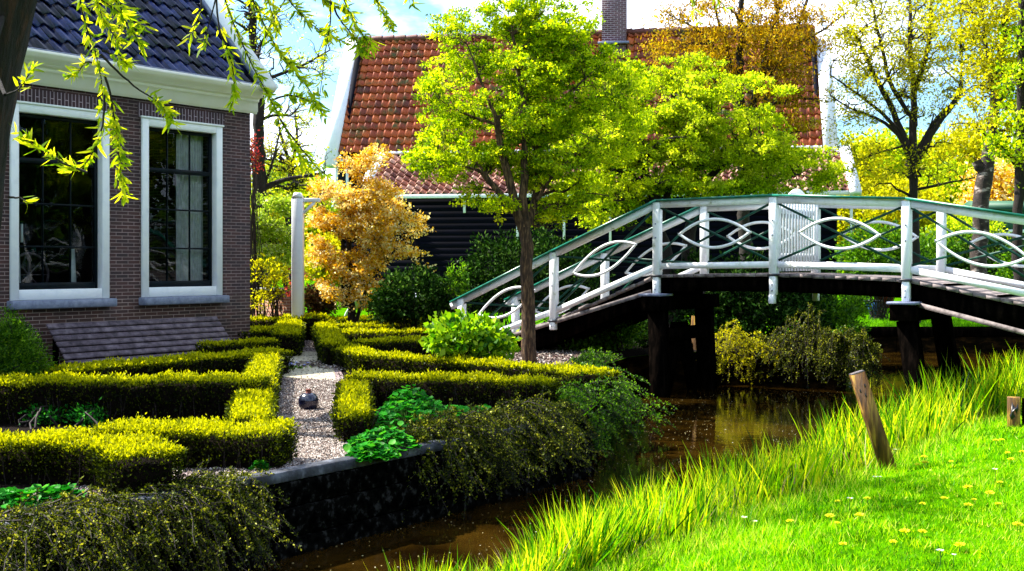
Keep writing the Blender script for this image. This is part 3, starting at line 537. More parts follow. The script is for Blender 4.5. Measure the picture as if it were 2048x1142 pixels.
for t, zc in ((0, .97), (2, .92)):
    m = MB(); m.box((BU0-.22, bv(t)-.15, zc-.24), (BU1+.22, bv(t)+.15, zc-.035)); cb_ = m.build('crossbeam', M['black_wood'], br)
    m = MB(); m.box((BU0-.25, bv(t)-.18, zc-.033), (BU0+.15, bv(t)+.18, zc+.002)); m.build('lead_cap', M['lead'], cb_)
    for bu, k in ((BU0+.02, -1), (BU1-.02, 1)):
        sp_ = .3 if t == 2 else .08
        m = MB(); m.beam(W(bu, bv(t), zc-.24), W(bu+k*.05, bv(t)-sp_, -1.3), .22, .22, UX); m.build('pile', M['black_wood'], br)
        m = MB(); m.beam(W(bu+k*.03, bv(t)+.03, zc-.24), W(bu+k*.2, bv(t)+(-.5 if t == 2 else .3), -1.3), .16, .16, UX) if t == 2 else m.beam(W((BU0+BU1)/2+k*.05, bv(t)+.04, .5), W(bu-k*.2, bv(t)+.04, -.6), .17, .15, VX); m.build('strut', M['black_wood'], br)
m = MB(); m.box((BU0+.02, bv(0)-.12, .28), (BU1-.02, bv(0)+.1, .46)); m.build('pile_tie', M['black_wood'], br)
# slatted gate across the crown of the bridge
v = bv(1); gt = MB()
for k in range(13):
    u = BU0+.11+k*(BU1-BU0-.2)/12.5; top = 2.3+.09*math.sin(math.pi*(k+.5)/13); gt.box((u, v-.034, 1.3), (u+.06, v-.024, top), .002)
g_ = gt.build('gate', M['bridge_white'], br)
m = MB(); m.box((BU0+.07, v-.01, 1.45), (BU1-.07, v+.03, 1.55)); m.box((BU0+.07, v-.01, 2.1), (BU1-.07, v+.03, 2.2)); m.build('gate_rail', M['bridge_white'], g_)
m = MB(); n = 14; m.prism([W(BU0+.45+.6*k/n, v-.04, 2.37+.09*math.sin(math.pi*k/n)) for k in range(n+1)], VX*.03); m.build('gate_crest', M['bridge_white'], g_)
# ================================================================== smaller things
c = G(617, 822); ur = thing('round_urn', c, 'small round dark blue glazed jar with a terracotta neck on the gravel path', 'jar')
m = MB(); m.lathe(c, [(.04, .0), (.062, .006), (.088, .045), (.095, .08), (.094, .1), (.0955, .104), (.094, .108), (.084, .14), (.06, .165), (.03, .172)], 32); m.build('body', M['urn'], ur, True)
m = MB(); m.lathe(c, [(.04, .166), (.026, .175), (.024, .2), (.028, .206), (.02, .21)], 24); m.build('neck', M['terracotta'], ur, True)
b_ = G(1772, 922, -.385); tp = P(1713, 744, b_[1]+.04); st = thing('mooring_stake', b_, 'leaning weathered square wooden stake in the grass by the reeds', 'stake')
m = MB(); d = tp-b_; m.beam(b_-d*.12, b_+d*.985, .125, .09, np.array([0, -1., .2])); m.build('shaft', M['stake'], st)
m = MB(); m.beam(b_+d*.986, b_+d*1.0, .118, .084, np.array([0, -1., .2])); m.build('split_top', M['deck'], st)
m = MB(); ax = nrmz(np.cross(d, np.array([0, -1., .2]))[None])[0]; fr_ = nrmz(np.cross(ax, d)[None])[0]
for s_, o_ in ((.8, -.035), (.74, .0), (.84, .02)): q = b_+d*s_+ax*o_-fr_*(-.046 if fr_[1] < 0 else .046); m.beam(q-d*.02, q+d*.02, .012, .006, np.array([0, -1., 0]))
m.build('knot_holes', M['iron'], st)
c = G(2029, 852, -.37); ps = thing('marker_post', c, 'short wooden marker post with a dark carved arrow sign at the lawn edge', 'marker post')
fx = nrmz((np.array([-c[0], -c[1], 0]))[None])[0]; rx = np.array([-fx[1], fx[0], 0]); m = MB((rx, fx)); a_, b2 = c@rx, c@fx; m.box((a_-.075, b2-.12, -.6), (a_+.06, b2, -.06), .006); pb = m.build('block', M['stake'], ps)
m = MB((rx, fx)); m.box((a_+.075, b2-.2, -.6), (a_+.2, b2-.08, -.08), .006); m.build('side_block', M['black_wood'], ps)
Z0 = -.37
poly = [(-.045, .085), (-.03, .105), (-.022, .21), (-.005, .175), (.012, .155), (.028, .2), (.033, .15), (.022, .1), (.0, .135), (-.008, .1), (.008, .075), (-.025, .04), (-.04, .065)]
m = MB((rx, fx)); m.prism([c*[1, 1, 0]+rx*x*1.15*-1*-1+fx*.001+ZX*(Z0+z*1.15+.02) for x, z in poly], fx*.004); m.build('arrow_mark', M['iron'], ps)
# white post with arm, low brick wall
c = P(597, 600, 21.9)*[1, 1, 0]; wp = thing('white_gate_post', c, 'tall white square post with a short arm at its top', 'post')
m = MB(XW); m.box((c[0]-.11, c[1]-.1, 0), (c[0]+.09, c[1]+.1, 2.6), .01); m.prism([c+[-.11, -.1, 2.602], c+[.09, -.1, 2.602], c+[.04, -.1, 2.7], c+[-.06, -.1, 2.7]], np.array([0, .2, 0])); m.build('shaft', M['white'], wp)
m = MB(XW); m.box((c[0]+.092, c[1]-.04, 2.53), (c[0]+.4, c[1]+.04, 2.6)); m.beam(c+[.09, 0, 2.33], c+[.3, 0, 2.53], .05, .05); m.build('arm', M['white'], wp)
c = P(540, 600, 24)*[1, 1, 0]; bw = thing('low_brick_wall', c, 'low red brick wall with pale coping beyond the brick house corner', 'wall')
m = MB(XW); m.box((c[0]-2.4, c[1], 0), (c[0]+.28, c[1]+.22, .86), 0); m.box((c[0]+.281, c[1]-.04, 0), (c[0]+.52, c[1]+.26, .88), 0); m.build('brickwork', M['redbrick'], bw)
m = MB(XW); m.box((c[0]-2.4, c[1]-.03, .862), (c[0]+.28, c[1]+.25, .92)); m.build('coping', M['white'], bw)
# white domed cloche by the golden tree, blue seat and red tub across the water
c = G(775, 645)*0+P(775, 640, 27)*[1, 1, 0]; cl = thing('white_dome', c, 'white ribbed half-round garden tunnel behind the round dark bush', 'garden tunnel')
m = MB(XW)
for k in range(7): rr = .8; m.tube([c+[rr*1.4*math.cos(a)*.9, .25*k, rr*math.sin(a)] for a in np.linspace(0, math.pi, 17)], .02, 6)
m.build('hoop', M['white'], cl)
V = [c+[.8*1.26*math.cos(a)*.985, .25*k, .8*math.sin(a)*.985] for k in range(7) for a in np.linspace(0, math.pi, 17)]
mkmesh('cover', V, [np.array([(k*17+i_, k*17+i_+1, (k+1)*17+i_+1, (k+1)*17+i_) for k in range(6) for i_ in range(16)])], M['cream'], cl, smooth=True)
c = G(1738, 637); gc = thing('garden_chair', c, 'dark garden chair with a blue seat cloth on the far lawn seen under the bridge', 'chair')
m = MB(XW); m.box((c[0]-.35, c[1]-.25, .42), (c[0]+.3, c[1]+.25, .47)); m.build('seat', M['iron'], gc)
m = MB(XW); m.beam(c+[-.33, 0, .45], c+[-.5, 0, .95], .45, .03, np.array([1., 0, 0])); m.build('backrest', M['blue'], gc)
m = MB(XW); m.prism([c+[-.2, -.27, .42], c+[.15, -.27, .42], c+[.3, -.27, .03], c+[.0, -.27, .03]], np.array([0, .02, 0])); m.build('cloth', M['blue'], gc)
for dx in (-.32, .27):
    for dy in (-.22, .22): m = MB(XW); m.beam(c+[dx, dy, .42], c+[dx*1.3, dy, 0], .035, .035, np.array([0, 1., 0])); m.build('leg', M['iron'], gc)
c = G(1768, 612)*0+P(1768, 612, 38)*[1, 1, 0]; rt_ = thing('red_tub', c, 'red round planter tub on the far lawn seen under the bridge', 'planter')
m = MB(); m.lathe(c, [(.2, 0), (.33, .42), (.36, .43), (.35, .48), (.3, .48)], 20); m.build('tub', M['red'], rt_); m = MB(); m.lathe(c, [(.29, .44), (.28, .46)], 16); m.build('soil', M['soil'], rt_)
c = P(2060, 480, 46)*[1, 1, 0]; sh = thing('green_shed', c, 'dark green boarded shed with a white sill among the trees across the water', 'shed')
m = MB(XW)
for k in range(14): m.box((c[0]-1.6, c[1]-.0-.012*(k % 2), k*.25), (c[0]+2.5, c[1]+.2, k*.25+.248))
m.box((c[0]-1.6, c[1]+.2, 0), (c[0]-1.4, c[1]+3, 3.5)); m.build('wall', M['shedgreen'], sh)
m = MB(XW); m.box((c[0]-1.7, c[1]-.08, 2.6), (c[0]+2.5, c[1]-.02, 2.72)); m.build('white_trim', M['white'], sh)
m = MB(XW); m.prism([c+[-1.8, -.3, 3.5], c+[-1.8, 3.2, 3.5], c+[-1.8, 1.5, 3.9]], np.array([4.6, 0, 0])); m.build('roof', M['shedgreen'], sh)
# stump with its sapling between the piles
c = W(BU1+.9, bv(0)+.55, 0); sp = thing('cut_stump', c, 'cut tree stump with a leafy side shoot between the bridge piles', 'stump')
m = MB(); m.tube([c, c+[0, 0, .3], c+[.01, 0, .55]], [.17, .14, .13], 12); m.build('trunk', M['stake'], sp); m = MB(); m.tube([c+[.05, 0, .5], c+[.04, 0, .75], c+[.06, 0, 1.0]], [.05, .04, .035], 8); m.build('shoot', M['bark_pale'], sp)
# ================================================================== vegetation
def joinV(parts):   # list of (V, F) -> one
    Vs, Fs, n = [], [], 0
    for V, F in parts: Vs.append(V); Fs.append(F+n); n += len(V)
    return np.concatenate(Vs), np.concatenate(Fs)
def hedge(pts, wd, label, h=.42, dens=1.0, zb=0., group='clipped box hedges of the garden', rag=.0):
    pts = [np.array(p, float)*[1, 1, 0] for p in pts]; c0 = sum(pts)/len(pts); t = thing('box_hedge', c0*[1, 1, 0]+[0, 0, zb], label, 'hedge', group)
    dist = np.linalg.norm(c0); ls = .019*max(1, (dist/8.5))**.8; LV, LF, LT, core, tw = [], [], [], MB(), []
    for a, b in zip(pts[:-1], pts[1:]):
        d = b-a; Ln = np.linalg.norm(d); d /= Ln; s = np.array([-d[1], d[0], 0]); hw = wd/2
        a2, b2 = a-d*hw*.6, b+d*hw*.6; Lx = Ln+hw*1.2
        ph = R.random(6)*6.28
        def wob(x, k): return (.012*np.sin(x*5.3+ph[k])+.010*np.sin(x*13+ph[k+1]))+.008*np.sin(x*29+ph[k+2])
        n_ = int(Lx/.12)+2; ring = []
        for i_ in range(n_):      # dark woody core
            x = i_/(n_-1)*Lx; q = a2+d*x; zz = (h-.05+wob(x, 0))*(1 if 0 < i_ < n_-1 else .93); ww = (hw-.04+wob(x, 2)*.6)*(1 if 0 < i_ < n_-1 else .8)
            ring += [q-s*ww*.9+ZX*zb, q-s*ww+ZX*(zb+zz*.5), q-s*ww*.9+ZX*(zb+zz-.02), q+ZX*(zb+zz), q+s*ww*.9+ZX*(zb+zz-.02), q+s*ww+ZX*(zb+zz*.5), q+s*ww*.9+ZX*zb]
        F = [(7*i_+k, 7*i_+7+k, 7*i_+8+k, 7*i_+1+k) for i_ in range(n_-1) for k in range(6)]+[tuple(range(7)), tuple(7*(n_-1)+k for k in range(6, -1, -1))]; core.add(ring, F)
        area_top, area_side, area_end = Lx*wd, Lx*h, wd*h; rho = 2.6/(ls*ls)*dens
        # tops: upright bright tips
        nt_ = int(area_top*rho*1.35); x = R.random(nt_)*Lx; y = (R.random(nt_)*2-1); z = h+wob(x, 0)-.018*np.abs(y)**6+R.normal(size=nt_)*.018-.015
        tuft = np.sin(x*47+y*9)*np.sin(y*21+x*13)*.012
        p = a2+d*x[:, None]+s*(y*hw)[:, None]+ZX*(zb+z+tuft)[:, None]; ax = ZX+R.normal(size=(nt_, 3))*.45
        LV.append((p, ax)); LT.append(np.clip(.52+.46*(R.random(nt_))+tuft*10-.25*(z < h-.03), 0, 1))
        for side in (-1, 1):
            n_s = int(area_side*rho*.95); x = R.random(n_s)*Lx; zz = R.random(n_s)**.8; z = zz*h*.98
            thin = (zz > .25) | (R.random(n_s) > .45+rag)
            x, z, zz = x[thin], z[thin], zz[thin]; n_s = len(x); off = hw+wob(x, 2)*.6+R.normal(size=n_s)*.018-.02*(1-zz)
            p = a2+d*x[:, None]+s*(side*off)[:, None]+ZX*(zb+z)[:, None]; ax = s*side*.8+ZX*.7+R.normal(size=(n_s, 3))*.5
            LV.append((p, ax)); LT.append(np.clip(R.random(n_s)**2.4*.5+.34*np.clip((zz-.84)/.16, 0, 1)+.0, 0, 1))  # sides lack new growth; tint also lowered to put face shade into the leaves
        for e, q, dd in ((0, a2, -d), (1, b2, d)):
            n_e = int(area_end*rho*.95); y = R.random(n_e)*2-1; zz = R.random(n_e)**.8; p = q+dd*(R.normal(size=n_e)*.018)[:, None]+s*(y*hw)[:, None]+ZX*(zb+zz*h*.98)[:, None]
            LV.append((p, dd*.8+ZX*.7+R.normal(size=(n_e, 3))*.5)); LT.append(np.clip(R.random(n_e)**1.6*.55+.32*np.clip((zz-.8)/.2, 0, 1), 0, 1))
        ns = int(Lx*34); x = R.random(ns)*Lx; y = R.choice([-1, 1], ns)*(hw-.025); q0 = a2+d*x[:, None]+s*y[:, None]+ZX*zb; q1 = q0+ZX*(.15+R.random(ns)[:, None]*.12)+R.normal(size=(ns, 3))*.03; tw.append(np.stack([q0, (q0+q1)/2+R.normal(size=(ns, 3))*.008, q1], 1))
    p = np.concatenate([q[0] for q in LV]); ax = np.concatenate([q[1] for q in LV]); tt = np.concatenate(LT)
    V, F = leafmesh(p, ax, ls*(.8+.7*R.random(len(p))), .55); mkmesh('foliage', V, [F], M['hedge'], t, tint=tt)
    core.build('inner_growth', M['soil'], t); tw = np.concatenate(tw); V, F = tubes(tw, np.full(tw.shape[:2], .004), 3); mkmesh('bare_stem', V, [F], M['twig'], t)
    return t
def hp(h, *xy): return [G(x, y, h) for x, y in xy]
HED = [(hp(h, *xy), wd, lb, h) for h, xy, wd, lb in [
 (.28, [(-520, 868), (120, 874), (255, 884), (283, 898)], .42, 'nearest clipped hedge, its rounded end bending down beside the arching shrub'),
 (.27, [(246, 848), (372, 853), (528, 855)], .5, 'short hedge row on the near side of the sunken bed, ending at the gravel path'),
 (.28, [(500, 830), (513, 770), (534, 712)], .30, 'hedge running along the left edge of the gravel path'),
 (.38, [(-420, 761), (500, 755)], .46, 'long hedge row behind the sunken bed with a tall dark front face'),
 (.30, [(125, 736), (300, 722), (545, 702)], .46, 'hedge row directly in front of the slatted bench'),
 (.27, [(425, 688), (530, 681)], .4, 'low shaded hedge piece at the foot of the brick house corner'),
 (.36, [(470, 638), (577, 636)], .6, 'far hedge row beneath the low red brick wall'),
 (.34, [(478, 661), (566, 657)], .6, 'hedge row just past the brick house corner, second from the low brick wall'),
 (.36, [(582, 640), (574, 666)], .4, 'short hedge link bordering the path on the house side near its far end'),
 (.44, [(586, 633), (634, 633)], .5, 'dark faced hedge that closes the far end of the path'),
 (.36, [(645, 636), (780, 637), (925, 642)], .6, 'farthest hedge row on the bridge side, at the foot of the golden tree'),
 (.32, [(652, 650), (915, 652)], .5, 'second farthest hedge row on the bridge side of the path'),
 (.32, [(650, 642), (656, 664), (670, 686)], .34, 'hedge strip along the bridge side of the path at its far end'),
 (.28, [(664, 664), (930, 660)], .5, 'third farthest hedge row on the bridge side of the path'),
 (.27, [(735, 682), (910, 676)], .5, 'hedge row ending behind the big leaved hydrangea'),
 (.26, [(672, 690), (738, 708), (930, 722), (1128, 736)], .34, 'long curved hedge row passing in front of the slender trunk'),
 (.30, [(728, 749), (1080, 759)], .4, 'hedge row behind the emerald ground leaves'),
 (.24, [(708, 762), (708, 825)], .26, 'short hedge on the bridge side of the path next to the blue jar'),
 (.27, [(1148, 742), (1198, 740)], .42, 'loose round topped hedge end nearest the bridge'),
]]
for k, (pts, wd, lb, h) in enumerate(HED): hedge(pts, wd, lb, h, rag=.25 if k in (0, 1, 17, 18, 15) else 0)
# ---------------------------------------------------------------- trees
def resample(pts, K):
    pts = np.array(pts, float); d = np.concatenate([[0], np.cumsum(np.linalg.norm(np.diff(pts, axis=0), axis=1))]); t = np.linspace(0, d[-1], K)
    q = np.stack([np.interp(t, d, pts[:, i]) for i in range(3)], 1)
    for _ in range(2): q[1:-1] = q[1:-1]*.5+(q[:-2]+q[2:])*.25
    return q
def gaps(p, s): 
    a = p/(np.array([1.15, 1.15, .62])*s); return np.sin(a[:, 0]*2.1+1.3*np.sin(a[:, 2]*1.7+a[:, 1]))+np.sin(a[:, 2]*2.6+1.1*np.sin(a[:, 0]*1.9))+np.sin(a[:, 1]*2.3+a[:, 0]*.8)
def sample(ell, n, gs=.44, thr=-.3):
    o = sample0(ell, n*3); o = o[gaps(o, gs) > thr]; return o[:n]
def sample0(ell, n):
    wt = np.array([e[3]*e[4]*e[5] for e in ell], float); wt /= wt.sum(); k = R.choice(len(ell), n, p=wt); u = rnd3(n)*(R.random(n)**.42)[:, None]
    o = np.zeros((n, 3))
    for i, e in enumerate(ell):
        s = k == i; Y = e[2]; o[s] = P(e[0], e[1], Y)+u[s]*np.array([e[3]/2400*Y, e[5], e[4]/2400*Y])
    return o
def link(T, Nd, Nr, K, bow=.12, jit=.05, minr=.004, f=.5):
    d = T[:, None]-Nd[None]; ds = np.linalg.norm(d, axis=2); sc_ = ds*(1+1.2*np.clip(-(d[..., 2])/(ds+1e-6), 0, 1))*(.85+.3*R.random(ds.shape)); j = sc_.argmin(1)
    a = Nd[j]; L_ = ds[np.arange(len(T)), j]; t = np.linspace(0, 1, K)[None, :, None]; q = a[:, None]*(1-t)+T[:, None]*t
    q = q+ZX*(np.sin(np.pi*t)*bow*L_[:, None, None])+R.normal(size=(len(T), K, 3))*(jit*L_[:, None, None]*np.sin(np.pi*t)*.7)
    r0 = np.maximum(np.minimum(Nr[j]*f, .012+.03*L_), minr); rr = r0[:, None]*(1-.75*t[..., 0]); return q, rr
def tree(name, base, label, cat, limbs, ell, n1, n2, per, leaf, mat, bark, group=None, sig=.09, asp=.6, tip=.25, droop=0., trunk=None, minr=.003, bow=.12, upl=.3, fold=.12, jit=.05, kindl='crown'):
    t = thing(name, base, label, cat, group); mb = []; Nd, Nr = [], []
    for pts, r0, r1 in limbs:
        K = max(6, int(np.linalg.norm(np.diff(np.array(pts), axis=0), axis=1).sum()/.22)); K = min(K, 40); q = resample(pts, K); r = np.linspace(r0, r1, K)*(1+R.normal(size=K)*.04)
        q[1:-1] += R.normal(size=(K-2, 3))*r0*.14
        mb.append(tubes(q[None], r[None], 10)); s = slice(K//3, None) if len(limbs) > 1 and (pts is limbs[0][0]) else slice(1, None); Nd.append(q[s]); Nr.append(r[s])
    V, F = joinV(mb); mkmesh('trunk', V, [F], bark, t, smooth=True)
    Nd = np.concatenate(Nd); Nr = np.concatenate(Nr)
    q1, r1 = link(sample(ell, n1), Nd, Nr, 8, bow, jit, minr*2); N1 = np.concatenate([Nd, q1[:, 2:].reshape(-1, 3)]); R1 = np.concatenate([Nr, r1[:, 2:].ravel()])
    q2, r2 = link(sample(ell, n2), N1, R1, 6, bow, jit*1.3, minr, .6)
    V, F = joinV([tubes(q1, r1, 5), tubes(q2, r2, 3)]); mkmesh('branches', V, [F], bark, t, smooth=True)
    m = len(q2)*per; bi = np.repeat(np.arange(len(q2)), per); f = tip+(1-tip)*R.random(m)**.5; x = f*5; i0 = np.minimum(x.astype(int), 4); fr = (x-i0)[:, None]
    p = q2[bi, i0]*(1-fr)+q2[bi, i0+1]*fr; cl = R.normal(size=(len(q2), 3))*.3; ax = nrmz(q2[bi, 5]-q2[bi, 3])*.6+rnd3(m)+ZX*(upl-droop)
    p = p+R.normal(size=(m, 3))*sig*np.array([1, 1, .55]); 
    V, F = leafmesh(p, ax, leaf*(.6+.8*R.random(m)), asp, fold); tt = np.clip(.5*R.random(m)+.5*R.random(len(q2))[bi], 0, 1)
    mkmesh(kindl, V, [F], mat, t, tint=tt); return t
def PP(Y, *xy): return [P(x, y, Y+(q[0] if (q := list(r_)) else 0)) for x, y, *r_ in xy]
# slender green tree in front of the bridge
Y = 16.6; b0 = np.array([(1060-1024)/2400*Y, Y, 0])
tree('young_tree', b0, 'slender fresh green tree standing in front of the bridge ramp', 'tree',
 [(PP(Y, (1060, 735), (1057, 640), (1055, 540), (1048, 455)), .105, .088), (PP(Y, (1048, 465), (1035, 420), (1015, 365), (1000, 300), (993, 235)), .075, .045), (PP(Y, (1050, 465), (1046, 400), (1049, 320), (1052, 240), (1040, 150), (1025, 70)), .07, .02),
  (PP(Y, (1050, 460), (1072, 410, .1), (1080, 350, .2), (1066, 270, .3), (1100, 190, .5), (1120, 110, .6)), .06, .02), (PP(Y, (1030, 420), (1000, 385), (965, 345)), .05, .04), (PP(Y, (965, 345), (930, 330), (880, 335)), .025, .01),
  (PP(Y, (995, 240), (960, 160), (935, 90)), .03, .01), (PP(Y, (1075, 400), (1110, 340), (1160, 300)), .03, .012), (PP(Y, (995, 250), (930, 230), (880, 200)), .025, .01), (PP(Y, (1066, 270), (1130, 190), (1200, 130)), .03, .01)],
 [(1035, 200, Y+.4, 205, 165, 1.2), (965, 310, Y+.2, 155, 75, 1.0), (1000, 50, Y+.3, 130, 90, .9), (1110, 70, Y+.3, 105, 90, .9), (1190, 210, Y+.5, 120, 140, 1.0), (1170, 120, Y+.6, 90, 70, .8), (870, 310, Y, 72, 45, .6), (965, 400, Y-.1, 80, 50, .5), (890, 180, Y, 50, 35, .4), (885, 60, Y, 40, 35, .3), (1140, 350, Y+.3, 110, 80, .8), (1110, 430, Y+.3, 80, 30, .5)],
 200, 2600, 40, .042, M['maple'], M['bark'], sig=.04, tip=.5)
# broad lime tree between the bridge and the red-roofed house
Y = 23; b1 = P(1345, 600, Y)*[1, 1, 0]
tree('broad_tree', b1, 'wide lime green tree rising behind the crown of the bridge', 'tree',
 [(PP(Y, (1345, 660), (1335, 560), (1320, 450), (1303, 385), (1290, 330), (1275, 250)), .2, .06), (PP(Y, (1350, 660), (1375, 540), (1382, 440), (1380, 380), (1400, 300), (1420, 200)), .18, .05), (PP(Y, (1380, 400), (1440, 330), (1500, 290), (1560, 270)), .08, .03), (PP(Y, (1303, 390), (1250, 330), (1200, 300)), .07, .03),
  (PP(Y, (1320, 450), (1345, 350), (1350, 250), (1340, 160)), .08, .03), (PP(Y, (1385, 440), (1480, 390), (1590, 350)), .07, .025)],
 [(1390, 290, Y, 200, 110, 1.6), (1250, 330, Y, 150, 100, 1.4), (1500, 315, Y, 110, 80, 1.5), (1610, 330, Y, 85, 45, .9), (1390, 180, Y, 130, 70, 1.2), (1170, 330, Y+.2, 95, 100, 1.), (1200, 410, Y-.4, 120, 55, .9), (1420, 375, Y-.4, 240, 32, 1.2), (1630, 355, Y, 65, 32, .7), (1530, 170, Y, 75, 28, .6), (1260, 210, Y, 90, 90, .7), (1330, 250, Y-.6, 120, 90, .9)],
 220, 2700, 40, .055, M['lime'], M['bark_dark'], sig=.055, tip=.45)
# bronze birch in front of the red roof
Y = 29; b2 = P(1490, 600, Y)*[1, 1, 0]
tree('bronze_birch', b2, 'drooping bronze leaved birch with several pale stems in front of the red roof', 'tree',
 [(PP(Y, (1490, 640), (1490, 400), (1485, 250), (1478, 120), (1482, 0), (1480, -80)), .18, .05), (PP(Y, (1490, 330), (1510, 180), (1535, 90), (1560, 10), (1570, -60)), .09, .03), (PP(Y, (1490, 300), (1520, 170), (1560, 70), (1550, -20)), .07, .03), (PP(Y, (1500, 260), (1570, 130), (1600, 40), (1630, -40)), .08, .03),
  (PP(Y, (1487, 230), (1460, 120), (1430, 20), (1420, -40)), .06, .02), (PP(Y, (1590, 90), (1650, 60), (1700, 20)), .04, .01), (PP(Y, (1480, 150), (1400, 60), (1340, 30)), .04, .015)],
 [(1480, 60, Y, 170, 110, 1.8), (1560, 150, Y-.5, 100, 150, 1.3), (1400, 110, Y, 130, 70, 1.4), (1590, 60, Y, 100, 100, 1.4), (1560, 230, Y-.5, 85, 60, .9), (1360, 20, Y, 70, 60, 1.2), (1310, 100, Y, 40, 40, .9)],
 110, 850, 22, .08, M['bronze'], M['bark_dark'], sig=.12, droop=1.1, bow=.05, asp=.4, upl=0)
# trees beyond the water on the right
Y = 28; tb = P(1828, 560, Y)*[1, 1, 0]
tree('spreading_tree', tb, 'sparse leaved tree with fanning limbs that rises beyond the bridge deck', 'tree',
 [(PP(Y, (1830, 660), (1830, 480), (1826, 380), (1828, 300), (1828, 180)), .15, .07), (PP(Y, (1828, 185), (1818, 100), (1822, 20), (1815, -60)), .07, .02), (PP(Y, (1828, 185), (1858, 90), (1862, 0), (1880, -60)), .07, .02), (PP(Y, (1826, 325), (1795, 240), (1745, 140), (1710, 70)), .1, .03),
  (PP(Y, (1820, 320), (1790, 250), (1740, 205), (1690, 170), (1660, 150)), .06, .015), (PP(Y, (1832, 325), (1870, 250), (1915, 200), (1927, 170), (1920, 60), (1925, -20)), .09, .02), (PP(Y, (1835, 300), (1880, 220), (1930, 190)), .05, .02), (PP(Y, (1815, 290), (1770, 240), (1700, 220), (1660, 190)), .05, .015),
  (PP(Y, (1820, 230), (1780, 170), (1760, 80), (1740, -20)), .06, .02), (PP(Y, (1828, 380), (1880, 370), (1950, 355)), .04, .015), (PP(Y, (1815, 290), (1770, 300), (1720, 320)), .03, .01)],
 [(1790, 60, Y, 130, 110, 1.8), (1740, 160, Y, 110, 90, 1.5), (1900, 60, Y, 90, 110, 1.5), (1700, 60, Y, 70, 90, 1.2), (1860, 160, Y, 110, 90, 1.2), (1690, 250, Y, 60, 80, 1.), (1860, 330, Y, 100, 50, 1.2), (1740, 330, Y, 70, 50, 1.)],
 190, 1000, 18, .06, M['yellowgreen'], M['bark_dark'], sig=.12, minr=.008, jit=.08)
Y = 24; tb = P(1955, 640, Y)*[1, 1, 0]
tree('pale_trunk_tree', tb, 'pale barked tree with a sawn side stub beyond the right-hand bridge slope', 'tree',
 [(PP(Y, (1952, 640), (1955, 520), (1960, 420), (1968, 350), (1975, 320)), .17, .15), (PP(Y, (1970, 350), (1955, 328), (1952, 322)), .1, .09), (PP(Y, (1972, 335), (1983, 260), (1988, 215), (2000, 120), (2018, 0), (2025, -60)), .12, .04), (PP(Y, (1988, 215), (2030, 170), (2060, 100)), .07, .03), (PP(Y, (1990, 210), (1975, 110), (1960, 0), (1950, -50)), .06, .02), (PP(Y, (1982, 280), (1940, 240), (1900, 250)), .03, .01)],
 [(2010, 60, Y, 90, 110, 1.5), (1990, 150, Y, 80, 80, 1.2), (2060, 130, Y, 60, 130, 1.), (1930, 30, Y, 70, 70, 1.), (1930, 240, Y, 60, 40, .8), (2030, 250, Y, 60, 60, .8)],
 90, 560, 18, .075, M['yellowgreen'], M['bark_pale'], sig=.12, minr=.006)
Y = 21; tb = P(2036, 600, Y)*[1, 1, 0]
tree('dark_trunk_tree', tb, 'thin straight dark trunked tree at the right edge beyond the bridge', 'tree',
 [(PP(Y, (2034, 660), (2036, 500), (2038, 380), (2042, 200), (2044, 0), (2044, -90)), .1, .05), (PP(Y, (2036, 340), (2010, 300), (1995, 280)), .03, .012), (PP(Y, (2040, 250), (2090, 150)), .03, .01)],
 [(2060, 150, Y, 70, 160, 1.), (2010, 280, Y, 40, 50, .6), (2080, 320, Y, 60, 80, .8)], 40, 240, 26, .075, M['maple'], M['bark_dark'], sig=.1)
tree('added_shade_tree', np.array([-8.2, 11.5, 0]), 'unseen tree added left of the garden to dapple the hedges with shade', 'tree',  # added out of view so that its crown dapples the near garden
 [([np.array([-8.2, 11.5, -.1]), np.array([-8, 11.6, 3.]), np.array([-7, 12.2, 5.6]), np.array([-5, 13.2, 7.2])], .2, .08), ([np.array([-7, 12.2, 5.6]), np.array([-5, 11, 6.6]), np.array([-3.4, 10.6, 7])], .08, .03)],
 [(1024-4.6/13*2400, 528-5.4/13*2400, 13, 420, 190, 2.2), (1024-2.6/12.5*2400, 528-5.3/12.5*2400, 12.5, 260, 170, 2.)], 70, 430, 30, .06, M['willow'], M['bark'], sig=.12)
# tree with a dark trunk beyond the brick house corner
Y = 27; tb = P(521, 600, Y)*[1, 1, 0]
tree('bare_limbed_tree', tb, 'dark tall trunk with nearly bare limbs just beyond the brick house corner', 'tree',
 [(PP(Y, (526, 640), (524, 400), (520, 280), (514, 170), (505, 80), (500, -20)), .19, .07), (PP(Y, (530, 375), (560, 358), (610, 352), (650, 345)), .07, .02), (PP(Y, (520, 165), (560, 148), (610, 130), (660, 100)), .05, .015), (PP(Y, (522, 240), (550, 228), (580, 232)), .04, .02), (PP(Y, (514, 160), (490, 150)), .04, .02), (PP(Y, (524, 385), (545, 330), (560, 260)), .04, .015), (PP(Y, (508, 120), (535, 60), (570, 0)), .04, .015), (PP(Y, (522, 300), (500, 310)), .03, .02)],
 [(540, 60, Y, 110, 110, 1.5), (590, 180, Y, 90, 90, 1.2), (580, 300, Y, 90, 70, 1.), (640, 110, Y, 60, 60, 1.), (470, 90, Y, 60, 90, 1.), (560, 400, Y, 60, 40, 1.)],
 100, 340, 5, .06, M['willow'], M['bark_dark'], sig=.1, minr=.007, jit=.09)
Y = 33; tb = P(582, 600, Y)*[1, 1, 0]
